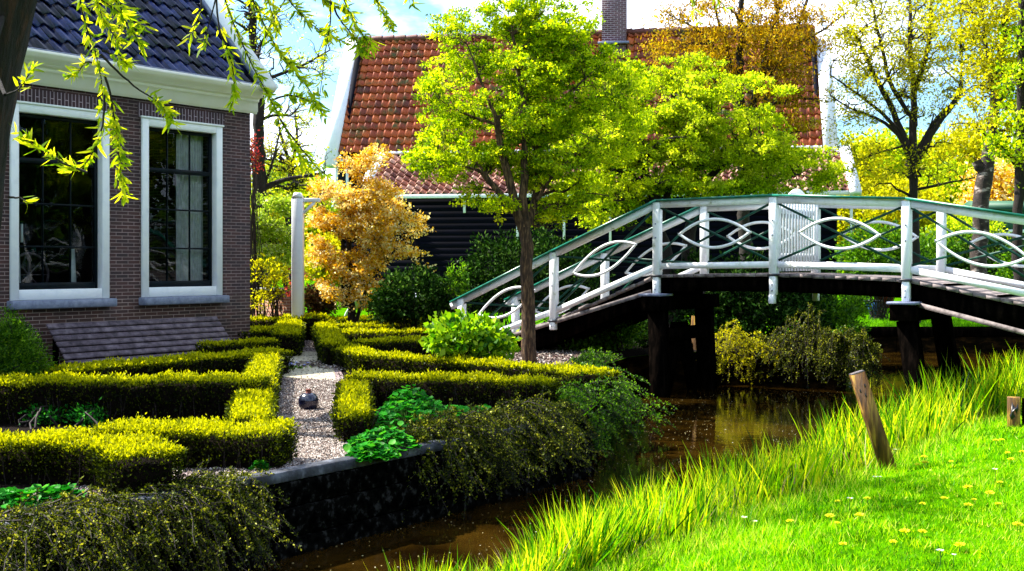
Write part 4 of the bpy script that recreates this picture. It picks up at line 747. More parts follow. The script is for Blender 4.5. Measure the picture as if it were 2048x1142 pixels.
tree('thin_forked_tree', tb, 'slim forked tree in pale spring leaf behind the white gate post', 'tree',
 [(PP(Y, (584, 640), (582, 480), (580, 380), (582, 330)), .12, .09), (PP(Y, (582, 335), (565, 290), (555, 230)), .06, .02), (PP(Y, (582, 335), (596, 280), (590, 220)), .06, .02)], [(580, 290, Y, 75, 90, 1.), (620, 380, Y, 60, 60, 1.), (540, 340, Y, 50, 70, 1.)], 60, 340, 12, .06, M['yellowgreen'], M['bark_dark'], sig=.12, minr=.007)
# golden shrubby tree and its neighbours
Y = 22.5; tb = P(705, 600, Y)*[1, 1, 0]
tree('golden_tree', tb, 'round golden orange leaved small tree in front of the black boarded house', 'tree',
 [(PP(Y, (705, 670), (700, 600), (698, 520), (700, 440), (716, 380), (730, 300)), .08, .025), (PP(Y, (706, 660), (724, 600), (735, 560), (790, 500)), .045, .015), (PP(Y, (699, 520), (670, 450), (640, 400)), .035, .012), (PP(Y, (700, 450), (740, 400), (790, 380)), .035, .012), (PP(Y, (702, 560), (650, 520), (630, 480)), .03, .01), (PP(Y, (700, 480), (760, 440), (820, 430)), .035, .012)],
 [(720, 440, Y, 100, 85, 1.), (735, 330, Y, 62, 45, .6), (660, 430, Y, 50, 90, .7), (790, 450, Y, 72, 75, .8), (710, 550, Y, 90, 75, .8), (830, 510, Y, 38, 55, .5), (655, 370, Y, 40, 16, .3), (760, 400, Y, 75, 35, .7), (655, 520, Y, 42, 50, .5)],
 150, 1200, 26, .052, M['gold'], M['bark_dark'], sig=.05, upl=.2)
Y = 24.6; tb = P(548, 600, Y)*[1, 1, 0]
tree('blossom_tree', tb, 'small tree with greenish white blossom between the house corner and the white post', 'tree',
 [(PP(Y, (575, 640), (572, 540), (555, 490), (540, 440)), .06, .025), (PP(Y, (572, 540), (580, 470), (570, 430)), .04, .02), (PP(Y, (560, 500), (530, 480), (510, 430)), .03, .015)],
 [(540, 440, Y, 50, 45, .8), (560, 500, Y, 40, 50, .7), (515, 460, Y, 30, 70, .7), (575, 410, Y, 28, 25, .5)], 60, 420, 26, .06, M['pear'], M['bark_dark'], sig=.09)
# ---------------------------------------------------------------- shrubs
def shrub(name, base, label, cat, ell, n, leaf, mat, asp=.5, cl=10, group=None, sig=.06, stems=40, shell=.35, upl=.4, bark=None, fold=.12):
    t = thing(name, base, label, cat, group); base = np.array(base, float)
    k = R.choice(len(ell), n, p=np.array([e[3]*e[4] for e in ell], float)/sum(e[3]*e[4] for e in ell)); u = rnd3(n)*(shell+(1-shell)*R.random(n)**.6)[:, None]; u *= (1+.13*np.sin(u[:, :1]*7+k[:, None])*np.cos(u[:, 2:]*8))
    c = np.zeros((n, 3))
    for i, e in enumerate(ell): s = k == i; c[s] = P(e[0], e[1], e[2])+u[s]*np.array([e[3]/2400*e[2], e[5], e[4]/2400*e[2]])
    ok = c[:, 2] > base[2]+.01; c, u = c[ok], u[ok]; p = np.repeat(c, cl, 0)+R.normal(size=(len(c)*cl, 3))*sig; ax = np.repeat(u, cl, 0)*.8+rnd3(len(p))+ZX*upl
    V, F = leafmesh(p, ax, leaf*(.6+.8*R.random(len(p))), asp, fold); mkmesh('foliage', V, [F], mat, t, tint=np.clip(.55*R.random(len(p))+.45*np.repeat(R.random(len(c)), cl), 0, 1))
    s = min(stems, len(c)); q1 = c[:s]; a = base+R.normal(size=(s, 3))*[.12, .12, 0]; tt = np.linspace(0, 1, 6)[None, :, None]; q = a[:, None]*(1-tt)+q1[:, None]*tt+ZX*np.sin(np.pi*tt)*.08+R.normal(size=(s, 6, 3))*.02
    V, F = tubes(q, np.full((s, 6), .012)*np.linspace(1, .3, 6), 5); mkmesh('stems', V, [F], bark or M['twig'], t); return t
def gp(x, y, Y): return P(x, y, Y)*[1, 1, 0]
shrub('round_bush', gp(825, 640, 20.8), 'round dark glossy green bush in front of the black boarded wall', 'bush', [(828, 592, 20.8, 76, 52, .6), (780, 612, 20.7, 40, 30, .4), (880, 610, 20.8, 36, 34, .4)], 900, .075, M['evergreen'], .5, 9)
shrub('hydrangea', gp(935, 700, 14.6), 'big leaved bright green hydrangea beside the foot of the bridge railing', 'shrub', [(930, 672, 14.5, 66, 38, .4), (985, 690, 14.5, 42, 24, .3), (880, 685, 14.4, 28, 20, .25)], 300, .085, M['hydrangea'], .68, 8, sig=.05, shell=.5)
shrub('laurel_bush', gp(1000, 610, 21.5), 'dark evergreen bush with pale shining leaves behind the bridge ramp', 'bush', [(1000, 540, 21.6, 65, 75, .7), (940, 585, 21.4, 55, 45, .5), (1080, 540, 21.8, 60, 90, .7), (1150, 560, 21.8, 70, 80, .7)], 1500, .08, M['evergreen'], .4, 9)
shrub('tall_herb', gp(912, 640, 20.6), 'upright leafy shoots between the round bush and the laurel', 'plant', [(905, 570, 20.6, 8, 45, .1), (925, 560, 20.6, 7, 40, .1), (918, 600, 20.6, 20, 20, .2)], 110, .07, M['midgreen'], .4, 7, stems=12, sig=.04)
shrub('ramp_shrub', gp(1235, 715, 19.5), 'leafy green shrub under the bridge ramp beside the mulch', 'shrub', [(1240, 650, 19.6, 45, 45, .5), (1195, 680, 19.4, 34, 28, .4), (1160, 700, 19.2, 34, 22, .4)], 700, .065, M['midgreen'], .5, 8, shell=.2)
shrub('silver_shrub', gp(1290, 715, 20.2), 'pale shining evergreen shrub under the bridge close to the near pile', 'shrub', [(1292, 660, 20.3, 32, 70, .5)], 520, .07, M['evergreen'], .3, 9, shell=.2)
shrub('shade_evergreen', gp(1480, 700, 22), 'large evergreen in deep shade below the bridge deck', 'bush', [(1480, 610, 21.5, 110, 110, .9), (1580, 600, 22, 80, 100, .9), (1400, 600, 22.5, 60, 100, .8)], 1900, .09, M['evergreen'], .45, 8, shell=.2)
shrub('waterside_shrub', gp(1660, 700, 22.5), 'bright green shrub at the corner of the bank under the bridge', 'shrub', [(1665, 640, 22.5, 55, 55, .6), (1690, 670, 22.3, 38, 30, .5), (1640, 690, 22.3, 40, 30, .5), (1710, 610, 23, 25, 22, .4)], 1100, .065, M['midgreen'], .5, 8, shell=.2)
shrub('conical_yew', gp(35, 760, 12.6), 'dark conical evergreen at the left end of the slatted bench', 'bush', [(30, 735, 12.6, 75, 40, .35), (25, 700, 12.6, 55, 45, .28), (20, 660, 12.6, 28, 32, .18)], 1500, .035, M['midgreen'], .3, 10, sig=.035)
shrub('maroon_bush', gp(635, 625, 23.4), 'low dark maroon leaved bush at the foot of the white gate post', 'bush', [(640, 600, 23.4, 32, 30, .4)], 330, .07, leafmat('maroon_leaves', [(.01, .004, .004), (.05, .02, .012), (.18, .12, .03)], .3, .1), .5, 8)
shrub('red_leaf_sapling', gp(592, 630, 22.6), 'thin sapling with rust red leaves in front of the white gate post', 'sapling', [(594, 548, 22.6, 16, 12, .15), (590, 585, 22.6, 14, 20, .12)], 16, .06, M['redleaf'], .5, 8, stems=8)
shrub('pink_blossom_shrub', gp(500, 600, 23.5), 'pink blossoming branches showing past the brick house corner', 'shrub', [(503, 320, 23.5, 14, 30, .3), (500, 280, 23.5, 12, 18, .3)], 60, .05, M['redleaf'], .6, 8, sig=.06)
shrub('yellow_shrub', gp(548, 620, 23.2), 'loose yellow green shrub with thin stems before the low brick wall', 'shrub', [(540, 545, 23.2, 40, 35, .4), (520, 600, 23.0, 30, 20, .3), (560, 560, 23.2, 25, 40, .3)], 150, .065, M['yellowgreen'], .5, 7, stems=30)
# distant greenery, each tree with its own crown
def fartree(x, y, Y, rx, ry, mat, lb, nm='distant_tree', gr='trees beyond the gardens', dens=1., bark='bark_dark'):
    s = Y/2400
    tree(nm, gp(x, 560, Y), lb, 'tree', [(PP(Y, (x, 560), (x+3, y+ry*.4), (x-2, y), (x, y-ry*.5)), .16, .05), (PP(Y, (x, y+ry*.5), (x-rx*.5, y)), .07, .03), (PP(Y, (x, y+ry*.5), (x+rx*.5, y-ry*.1)), .07, .03)],
      [(x, y, Y, rx, ry, rx*s*.8), (x-rx*.5, y+ry*.4, Y, rx*.6, ry*.5, rx*s*.5), (x+rx*.5, y+ry*.3, Y, rx*.6, ry*.5, rx*s*.5)], 60, int(420*dens), 26, Y*.0034, M[mat], M[bark], gr, sig=.008*Y, minr=.01)
for a in [(1720, 400, 52, 90, 130, 'yellowgreen', 'yellow green distant tree right of the red-roofed house gable'), (1810, 440, 48, 80, 90, 'yellowgreen', 'low yellow green tree behind the fanning tree'), (1900, 430, 55, 90, 110, 'lime', 'bright distant tree between the fanning tree and the pale trunk'),
          (1990, 420, 50, 60, 100, 'gold', 'orange tinged distant tree by the pale trunk'), (2060, 400, 58, 80, 110, 'yellowgreen', 'distant yellow tree behind the thin dark trunk'), 
          (1950, 330, 75, 90, 80, 'yellowgreen', 'farthest hazy yellow tree on the right'), (1790, 330, 80, 100, 70, 'lime', 'farthest pale green tree behind the fanning limbs'),
          (520, 470, 48, 60, 70, 'yellowgreen', 'distant yellow green tree past the brick house corner'), (620, 450, 52, 70, 80, 'lime', 'distant light green tree between the white post and the golden tree'), (570, 380, 60, 60, 60, 'pear', 'farthest pale tree above the blossom tree'), (690, 520, 46, 60, 50, 'yellowgreen', 'distant low tree behind the golden tree')]:
    fartree(*a[:6], a[6])
for a in [(1760, 500, 30, 80, 60, 'midgreen', 'dark green shrub seen through the railing near the gable'), (1880, 510, 33, 90, 45, 'midgreen', 'mid green shrub seen through the railing between the two trunks'), (1990, 520, 32, 70, 50, 'evergreen', 'dark shrub at the foot of the pale trunk'), (2060, 540, 30, 50, 50, 'midgreen', 'green shrub at the far right beyond the bridge'), (1930, 470, 38, 80, 50, 'lime', 'light green shrub behind the pale trunk')]:
    x, y, Y, rx, ry, mt, lb = a; shrub('garden_shrub', gp(x, 600, Y), lb, 'shrub', [(x, y, Y, rx, ry, 1.), (x+rx*.5, y+ry*.4, Y, rx*.6, ry*.6, .8), (x-rx*.5, y+ry*.5, Y, rx*.6, ry*.6, .8)], 900, .1, M[mt], .5, 8, group='shrubs on the far lawn', sig=.1, shell=.3)
# distant wood along the horizon, one mass
n = 60000; X = (R.random(n)*2-1)*110; Yw = 105+R.random(n)*12; hh = 5.5+2.5*np.sin(X*.11)+1.8*np.sin(X*.37+1); keep = np.abs(X) < 200; z = R.random(n)*hh
V, F = leafmesh(np.stack([X, Yw, z], 1), rnd3(n)+ZX*.3, .75*(.6+.8*R.random(n)), .7); tag(mkmesh('distant_wood', V, [F], M['yellowgreen'], tint=R.random(n)), 'pale yellow green wood along the horizon behind the houses', 'wood', None, 'stuff')
n = 110000; an = RAD(38)+R.random(n)*RAD(284); rad = 34+5*np.sin(an*9)+R.random(n)*6; hh = 11+3*np.sin(an*13)+1.5*np.sin(an*41+1); z = R.random(n)*hh-.5; ok = ~((an > RAD(225)) & (an < RAD(322)) & (z > 4)); an, rad, z = an[ok], rad[ok], z[ok]; n = len(z)  # added ring outside the view: cuts sky fill, darkens window reflections
V, F = leafmesh(np.stack([np.sin(an)*rad+4, np.cos(an)*rad+4, z], 1), rnd3(n), .5*(.6+.8*R.random(n)), .75); tag(mkmesh('added_wood_ring', V, [F], M['midgreen'], tint=R.random(n)), 'added ring of wood out of view that cuts sky fill and darkens window reflections', 'wood', None, 'stuff')
# ---------------------------------------------------------------- arching waterside shrubs
def arching(name, label, u0, u1, v0, n, dz, reach, mat, per=120, leaf=.017, top=.3, dirv=None, zmin=-.51, vf=None, AX=(UX, VX)):
    UA, VA = AX; um = (u0+u1)/2; t = thing(name, UA*um+VA*(v0+.2), label, 'shrub', 'arching shrubs over the water'); u = u0+(u1-u0)*R.random(n); sh = np.sin(np.pi*np.clip((u-u0)/(u1-u0), .04, .96))**.5
    lump = .72+.34*np.sin(u*4.7+u0)*np.sin(u*11.3+2)+.2*np.sin(u*23); sh = sh*np.clip(lump, .3, 1.3)
    vb = (vf(u) if vf else v0)+.05+.3*R.random(n); K = 12; s = np.linspace(0, 1, K)[None]; L_ = (reach*(.45+.65*R.random(n))*sh)[:, None]; hp = (top*(.35+.8*R.random(n))*sh)[:, None]; dr = (dz*(.25+.85*R.random(n)))[:, None]
    z = .02+hp*np.sin(np.pi*np.minimum(s*1.25, 1)*.9)*1.0-dr*s**2.2; du = (R.normal(size=n)*.35)[:, None]*s*L_*1.3+np.cumsum(R.normal(size=(n, K))*.012, 1); vv_ = vb[:, None]-L_*s**.9+.12*(1-s)
    q = (u[:, None]+du)[..., None]*UA+vv_[..., None]*VA+np.maximum(z, zmin)[..., None]*ZX+np.cumsum(R.normal(size=(n, K, 3))*.008, 1)
    V, F = tubes(q, np.linspace(.0055, .0018, K)[None].repeat(n, 0), 4); mkmesh('branches', V, [F], M['twig'], t)
    # side twigs
    ns = n*5; bi = R.integers(0, n, ns); ki = R.integers(2, K-1, ns); a = q[bi, ki]; d = rnd3(ns)*[1, 1, .6]+nrmz(q[bi, ki]-q[bi, ki-1])*.9+ZX*.1; Ls = .07+.14*R.random(ns); ts = np.linspace(0, 1, 4)[None, :, None]; q2 = a[:, None]+nrmz(d)[:, None]*Ls[:, None, None]*ts-ZX*.05*ts**2
    V, F = tubes(q2, np.full((ns, 4), .0018), 3); mkmesh('twigs', V, [F], M['twig'], t)
    m = n*per; m3 = int(m*.5); bi = R.integers(0, n, m3); f = .12+.88*R.random(m3); x = f*(K-1); i0 = np.minimum(x.astype(int), K-2); fr = (x-i0)[:, None]; p1 = q[bi, i0]*(1-fr)+q[bi, i0+1]*fr
    m2 = m-m3; b2_ = R.integers(0, ns, m2); x = R.random(m2)*3; i0 = np.minimum(x.astype(int), 2); fr = (x-i0)[:, None]; p2 = q2[b2_, i0]*(1-fr)+q2[b2_, i0+1]*fr
    p = np.concatenate([p1, p2])+R.normal(size=(m, 3))*.007; cc = np.concatenate([R.random(n)[bi], R.random(ns)[b2_]])
    V, F = leafmesh(p, rnd3(m)+ZX*.5, leaf*(.6+.8*R.random(m)), .6); mkmesh('foliage', V, [F], mat, t, tint=np.clip(cc*.45+R.random(m)**1.5*.6, 0, 1)); return t
arching('arching_shrub', 'large arching cotoneaster hanging over the nearest stretch of quay wall', 2.2, 5.35, 5.7, 380, .5, .75, M['coton'], 230, .0165, .1, zmin=-.5)
arching('arching_shrub', 'arching golden green cotoneaster spilling to the water past the end of the coping', 6.75, 9.25, 5.85, 330, .42, .66, M['coton'], 230, .02, .22, zmin=-.5)
arching('arching_shrub', 'dark green trailing shrub on the bank just before the bridge piles', 9.4, 13.2, 6.6, 400, .5, .85, M['midgreen'], 150, .026, .2, vf=lambda u: 6.05+(u-9.4)*.52)
arching('arching_shrub', 'low trailing greenery on the bank edge under the bridge ramp', 12.2, 15.4, 8.0, 170, .5, .35, M['midgreen'], 140, .024, .16, vf=lambda u: np.interp(u, [12.2, 12.8, 14.2, 15.6], [7.4, 7.75, 8.75, 9.15]))
arching('arching_shrub', 'trailing shrub on the bank beside the bridge piles, sunlight put into its yellow leaves', 7.75, 8.75, 17.6, 90, .5, .8, M['yellowgreen'], 110, .026, .45, AX=(VX, UX))  # sunlit end of the bush: its light is put into the yellower leaf material
arching('arching_shrub', 'trailing shrub beyond the bridge piles, shade put into its dark leaves', 6.2, 8.1, 17.85, 260, .5, .85, M['coton'], 150, .026, .6, AX=(VX, UX))  # rest of that bush: its shade is put in by the darker leaf material
arching('arching_shrub', 'small green trailing shrub at the far corner of the bank under the bridge', 18.2, 20.6, 6.9, 160, .5, .4, M['midgreen'], 140, .028, .3, vf=lambda u: 6.65+(u-18.2)*.36)
# ground cover plants
def cover(label, cs, n, leaf, mat=None, h=.2):
    c0 = np.mean([c[0] for c in cs], 0); t = thing('leafy_perennial', c0*[1, 1, 0], label, 'plant'); k = R.integers(0, len(cs), n); r = np.sqrt(R.random(n)); a = R.random(n)*6.28; p = np.zeros((n, 3)); rad = np.array([c[1] for c in cs])[k]; hh = np.array([c[2] for c in cs])[k]
    b = np.array([c[0] for c in cs])[k]*[1, 1, 0]; p = b+np.stack([np.cos(a)*r*rad, np.sin(a)*r*rad, hh*(1-r*r*.8)*(.75+.3*R.random(n))], 1); S = 9; an = np.linspace(0, 6.28, S, endpoint=False)
    nn = nrmz(ZX+R.normal(size=(n, 3))*.35); sx_ = nrmz(np.cross(nn, rnd3(n))); sy = np.cross(nn, sx_); lr = (leaf*(.5+.6*R.random(n)))[:, None, None]; rr = (1+.12*np.cos(an*S/2*2))[None, :, None]
    ring = p[:, None]+lr*rr*(sx_[:, None]*np.cos(an)[None, :, None]+sy[:, None]*np.sin(an)[None, :, None])+nn[:, None]*lr*(.25+.12*np.cos(an*5))[None, :, None]; V = np.concatenate([p[:, None], ring], 1); j = np.arange(S)
    F = (np.arange(n)[:, None, None]*(S+1)+np.stack([np.zeros(S, int), j+1, (j+1) % S+1], 1)[None]).reshape(-1, 3); mkmesh('foliage', V.reshape(-1, 3), [F], mat or M['mantle'], t, tint=np.clip(np.repeat(R.random(n), S)*.8+R.random(n*S)*.2, 0, 1))
    q = np.stack([b+(p-b)*[.3, .3, 0], (b+(p-b)*[.7, .7, .5]), p], 1); V, F = tubes(q, np.full((n, 3), .0025), 3); mkmesh('stems', V, [F], M['stem'], t)
cover('large emerald green clump of scalloped leaves beside the path end', [(G(800, 870), .36, .26), (G(765, 905), .28, .18), (G(850, 862), .36, .26), (G(910, 862), .32, .2), (G(745, 920), .18, .12), (G(960, 850), .28, .16), (G(820, 848), .28, .33)], 2200, .028)
cover('emerald leaves at the bottom of the nearest hedge', [(G(70, 1010), .22, .1), (G(20, 1015), .15, .09), (G(120, 1005), .15, .1)], 260, .03)
cover('small green plant at the hedge foot on the path edge', [(G(520, 945), .06, .08)], 40, .022)
for (x, y), lb in (((340, 835), 'small ferny plant in the middle of the sunken bed'), ((180, 850), 'green ferny plant left in the sunken bed behind the nearest hedge'), ((430, 830), 'small ferny plant at the right end of the sunken bed'), ((90, 850), 'low ferny plant at the left end of the sunken bed')):
    c = G(x, y); shrub('ferny_plant', c, lb, 'plant', [(x, y-18, c[1], 36, 16, .15)], 60, .035, M['mantle'], .4, 9, 'ferny plants in the sunken bed', sig=.03, stems=14)
c = G(582, 742); bt = thing('blue_flower_clump', c, 'small clump of pale blue flowers on the paved part of the path', 'flowers'); n = 60; p = c+R.normal(size=(n, 3))*[.09, .06, 0]+[0, 0, .03]; V, F = leafmesh(p, rnd3(n)+ZX, .06, .3); mkmesh('foliage', V, [F], M['midgreen'], bt, tint=R.random(n))
m = MB()
for k in range(16): q = c+R.normal(size=3)*[.09, .05, .0]+[0, 0, .08+.03*R.random()]; m.lathe(q, [(.004, 0), (.018, .006), (.014, .01)], 6)
m.build('flower_heads', M['flower_b'], bt)
# ---------------------------------------------------------------- grass, reeds, flowers
def blades(name, n, ulo, uhi, vfun, Lf, wd, mat, label, cat, lean=.35, sub=None, tf=None):
    Y_ = 1/(1/ulo+(1/uhi-1/ulo)*R.random(n)); u = Y_; v = vfun(u, n); z = lawn_z(u, v)-.01; L_ = Lf(u, v, n); p = u[:, None]*UX+v[:, None]*VX+z[:, None]*ZX; a = ZX+R.normal(size=(n, 3))*[lean, lean, .1]
    V, F4, F3 = strap(p, a, L_, wd*(.35+1.0*R.random(n))*(1+(u/10-1)*.4), .3+.0*u[0]); tt = tf(n, u, v) if tf else R.random(n); return tag(mkmesh(name, V, [F4, F3], mat, tint=np.concatenate([tt, tt, tt]) if False else np.concatenate([tt, tt, tt])), label, cat, None, 'stuff')
def lawn_tint(n, u, v):
    s = np.sin(u*2.1+1.3*np.sin(v*1.7))*np.sin(v*2.6+u*.7); return np.clip(.42+.17*s+R.normal(size=n)*.24+.5*(R.random(n) < .02), 0, 1)
# lawn: short blades as single triangles
n = 430000; Yg = 1/(1/4.2+(1/26.-1/4.2)*R.random(n)); Xg = Yg*(R.random(n)*1.35-.72)+.0; u = Xg*UX[0]+Yg*UX[1]; v = Xg*VX[0]+Yg*VX[1]; ok = (v < 4.1) & (v > -9); Xg, Yg, u, v = Xg[ok], Yg[ok], u[ok], v[ok]; n = len(u)
z = lawn_z(u, v)-.005; a = nrmz(ZX+R.normal(size=(n, 3))*[.5, .5, .1]); L_ = (.025+.045*R.random(n)**1.5)*(1+.4*np.sin(u*2.3)*np.sin(v*3.1+u))*(1+np.clip(v-3.1, 0, 1)*1.2); sd_ = nrmz(np.cross(a, rnd3(n)))*(.003*(.6+.8*R.random(n))*(Yg/7)**.8)[:, None]
p = np.stack([Xg, Yg, z], 1); V = np.stack([p-sd_, p+sd_, p+a*L_[:, None]], 1).reshape(-1, 3); tag(mkmesh('lawn_grass', V, [np.arange(n*3).reshape(-1, 3)], M['grass'], tint=lawn_tint(n, u, v)), 'short bright green lawn grass on the near bank', 'grass', None, 'stuff')
n = 16000; k = R.integers(0, 420, n); cu = 4.5+R.random(420)*15; cv_ = -4+R.random(420)*7.6; u = cu[k]+R.normal(size=n)*.07; v = cv_[k]+R.normal(size=n)*.07; p = u[:, None]*UX+v[:, None]*VX+(lawn_z(u, v)-.01)[:, None]*ZX
V, F4, F3 = strap(p, ZX+R.normal(size=(n, 3))*[.5, .5, .1], .05+.06*R.random(n), .005, .4); tt = np.clip(.2+.5*R.random(420)[k]+.2*R.random(n)+.5*(R.random(n) < .04), 0, 1); tag(mkmesh('lawn_tufts', V, [F4, F3], M['grass'], tint=np.concatenate([tt, tt, tt])), 'taller darker tufts scattered over the near lawn', 'grass', None, 'stuff')
edge = lambda u: 4.56+.07*np.sin(u*1.7)-.62*np.clip((9.2-u)/3.6, 0, 1)
def hgt(u, v, n): return (.17+.38*R.random(n)**1.4+.16*np.clip((v-3.9)/.7, 0, 1)*R.random(n))*.95*(1+np.clip((u-10)/6, 0, 1)*.55)*(1+.25*np.sin(u*3.3)*np.sin(u*1.1+2))
blades('reeds', 14000, 4.6, 24, lambda u, n: 3.72+np.sqrt(R.random(n))*(edge(u)-3.72), hgt, .014, M['reed'], 'band of upright bright green reeds and iris leaves along the near water edge', 'reeds', .19, tf=lambda n, u, v: np.clip(R.random(n)**.8*.95+.2*np.sin(u*2.7)*np.sin(u*7.1), 0, 1))
blades('rough_grass', 26000, 4.4, 24, lambda u, n: 3.5+R.random(n)*(edge(u)-3.5), lambda u, v, n: .07+.12*R.random(n), .006, M['grass'], 'rough longer grass between the lawn and the reeds', 'grass', .35)
blades('dead_stalks', 900, 4.6, 24, lambda u, n: 3.8+R.random(n)*(edge(u)+.1-3.8), lambda u, v, n: .2+.3*R.random(n), .007, M['stem_dead'], 'pale dead stalks leaning among the reeds', 'stalks', .7)
# far lawn grass and a scatter of blades behind the revetment
n = 30000; X = 6+R.random(n)*22; Yg = 26.4+R.random(n)**2*14; a = nrmz(ZX+R.normal(size=(n, 3))*.5); sd_ = nrmz(np.cross(a, rnd3(n)))*.012; p = np.stack([X, Yg, X*0], 1); V = np.stack([p-sd_, p+sd_, p+a*.1], 1).reshape(-1, 3)
tag(mkmesh('far_lawn_grass', V, [np.arange(n*3).reshape(-1, 3)], M['fargrass'], tint=R.random(n)), 'green grass on the far lawn behind the timber revetment', 'grass', None, 'stuff')
# gravel stones
n = 52000; pu = 4.0+R.random(n)*7.5; pts = []
x = 450+R.random(n*2)*320; y = 1/(1/680+(1/1010-1/680)*R.random(n*2)); gg = np.array([G(a_, b_) for a_, b_ in zip(x, y)]); uu, vv_ = gg@UX, gg@VX
lx = np.interp(y, [682, 760, 900, 940], [585, 562, 535, 520]); rx2 = np.interp(y, [682, 760, 870, 900], [650, 690, 735, 760]); ok = (vv_ > 5.98) & (((x > lx) & (x < rx2)) | (vv_ < 6.5)) & ~((y > 704) & (y < 760) & (R.random(n*2) < .93)); gg = gg[ok]
xs = W(0, 0)+0; q = R.random(9000); e_ = np.stack([4.2+q*4.6, 6.0+R.random(9000)*.55], 1); gg = np.concatenate([gg, e_[:, :1]*UX+e_[:, 1:]*VX]); n = len(gg); s = .006+.009*R.random(n)**1.5; d1 = rnd3(n)*s[:, None]; d2 = nrmz(np.cross(d1, rnd3(n)))*s[:, None]*.8; d3 = nrmz(np.cross(d1, d2))*s[:, None]*.6; c = gg*[1, 1, 0]+ZX*(.012+s*.4)[:, None]
V = np.stack([c+d1, c-d1, c+d2, c-d2, c+d3, c-d3], 1).reshape(-1, 3); ff = np.array([(0, 2, 4), (2, 1, 4), (1, 3, 4), (3, 0, 4), (2, 0, 5), (1, 2, 5), (3, 1, 5), (0, 3, 5)]); F = (np.arange(n)[:, None, None]*6+ff[None]).reshape(-1, 3)
tag(mkmesh('gravel', V, [F], M['pebble'], tint=np.repeat(R.random(n), 8)), 'pinkish grey gravel stones covering the garden path', 'gravel', None, 'stuff')
# mulch chips
n = 16000; u = 11.4+R.random(n)*5.2; v = 7.3+R.random(n)*5; c = u[:, None]*UX+v[:, None]*VX+ZX*.02; ok = (v > 7.2+(u-11.4)*.55+.2); c = c[ok]; V, F = leafmesh(c, rnd3(len(c))*[1, 1, .25]+ZX*.1, .05, .5); tag(mkmesh('mulch_chips', V, [F], M['pebble'], tint=R.random(len(c))), 'pinkish bark mulch on the bed under the bridge ramp', 'mulch', None, 'stuff')
# specks afloat on the water
n = 2600; u = 4+R.random(n)**.8*14; v = 4.5+R.random(n)*3.6; ok = v < np.interp(u, [0, 9.3, 11, 13, 15, 18], [5.8, 5.8, 6.5, 7.6, 8.8, 6.5]); u, v = u[ok], v[ok]; n = len(u); c = u[:, None]*UX+v[:, None]*VX+ZX*(WZ+.003); V, F = leafmesh(c, rnd3(n)*[1, 1, 0], .012*(.4+R.random(n)), .7, .02, n=ZX[None].repeat(n, 0)*3)
tag(mkmesh('floating_petals', V, [F], leafmat('floating_specks', [(.2, .12, .03), (.5, .45, .2), (.75, .72, .6)], .2, .05), tint=R.random(n)), 'tiny petals and specks floating on the brown water', 'petals', None, 'stuff')
# dandelions and daisies
def flower(name, c, label, cat, group, mat, r, h, dbl):
    t = thing(name, c, label, cat, group); m = MB(); m.tube([c, c+[.004, 0, h*.6], c+[0, 0, h]], .0025, 5); m.build('stem', M['stem'], t)
    n = 46 if dbl else 12; a = np.arange(n)*2.399; f = np.sqrt((np.arange(n)+.5)/n) if dbl else np.ones(n); ax = np.stack([np.cos(a)*(.4+.8*f), np.sin(a)*(.4+.8*f), 1.15-.95*f], 1); V, F = leafmesh(np.repeat((c+[0, 0, h])[None], n, 0), ax, r*(.6+.4*f), .28, .06); mkmesh('petals', V, [F], mat, t)
    m = MB(); m.lathe(c+[0, 0, h-.006], [(.003, 0), (.008, .004), (.006, .01)], 8); m.build('centre', M['flower_y'], t); return t
dpx = [(1835, 925), (1850, 925), (1848, 905), (1902, 928), (1992, 892), (2003, 890), (2015, 912), (2022, 932), (2044, 910), (1545, 940), (1675, 1003), (1660, 1046), (1674, 1055), (1720, 1045), (1735, 1010), (1845, 1020), (1888, 1010), (1948, 1013), (1936, 1026), (1980, 1002), (1996, 1024), (1936, 986), (2000, 974), (1810, 1072), (1845, 1070), (1686, 1098), (1786, 1090), (1580, 1048), (1920, 1100), (2035, 1060)]
d0 = None
for k, (x, y) in enumerate(dpx):
    Yd = 1.765*2400/(y-528); Xd = (x-1024)/2400*Yd; u, v = Xd*UX[0]+Yd*UX[1], Xd*VX[0]+Yd*VX[1]; c = np.array([Xd, Yd, float(lawn_z(u, v))])
    if d0 is None: d0 = flower('dandelion', c, 'yellow dandelion flower open in the lawn', 'flower', 'dandelions in the lawn', M['flower_y'], .034, .03, True)
    else: copy_thing(d0, c, rotz=R.random()*6.28, scale=.8+.5*R.random())
w0 = None
for k, (x, y) in enumerate([(1666, 860), (1792, 886), (1564, 940), (1562, 952), (1568, 967), (1750, 962), (1760, 960), (1990, 965), (1488, 1046), (1510, 1052), (1880, 1135), (1908, 1132), (1700, 1030)]):
    Yd = 1.765*2400/(y-528); Xd = (x-1024)/2400*Yd; u, v = Xd*UX[0]+Yd*UX[1], Xd*VX[0]+Yd*VX[1]; c = np.array([Xd, Yd, float(lawn_z(u, v))])
    if w0 is None: w0 = flower('white_flower', c, 'small white flower on a thin stem in the grass', 'flower', 'white flowers in the grass', M['flower_w'], .022, .09, False)
    else: copy_thing(w0, c, rotz=R.random()*6.28, scale=.7+.5*R.random())
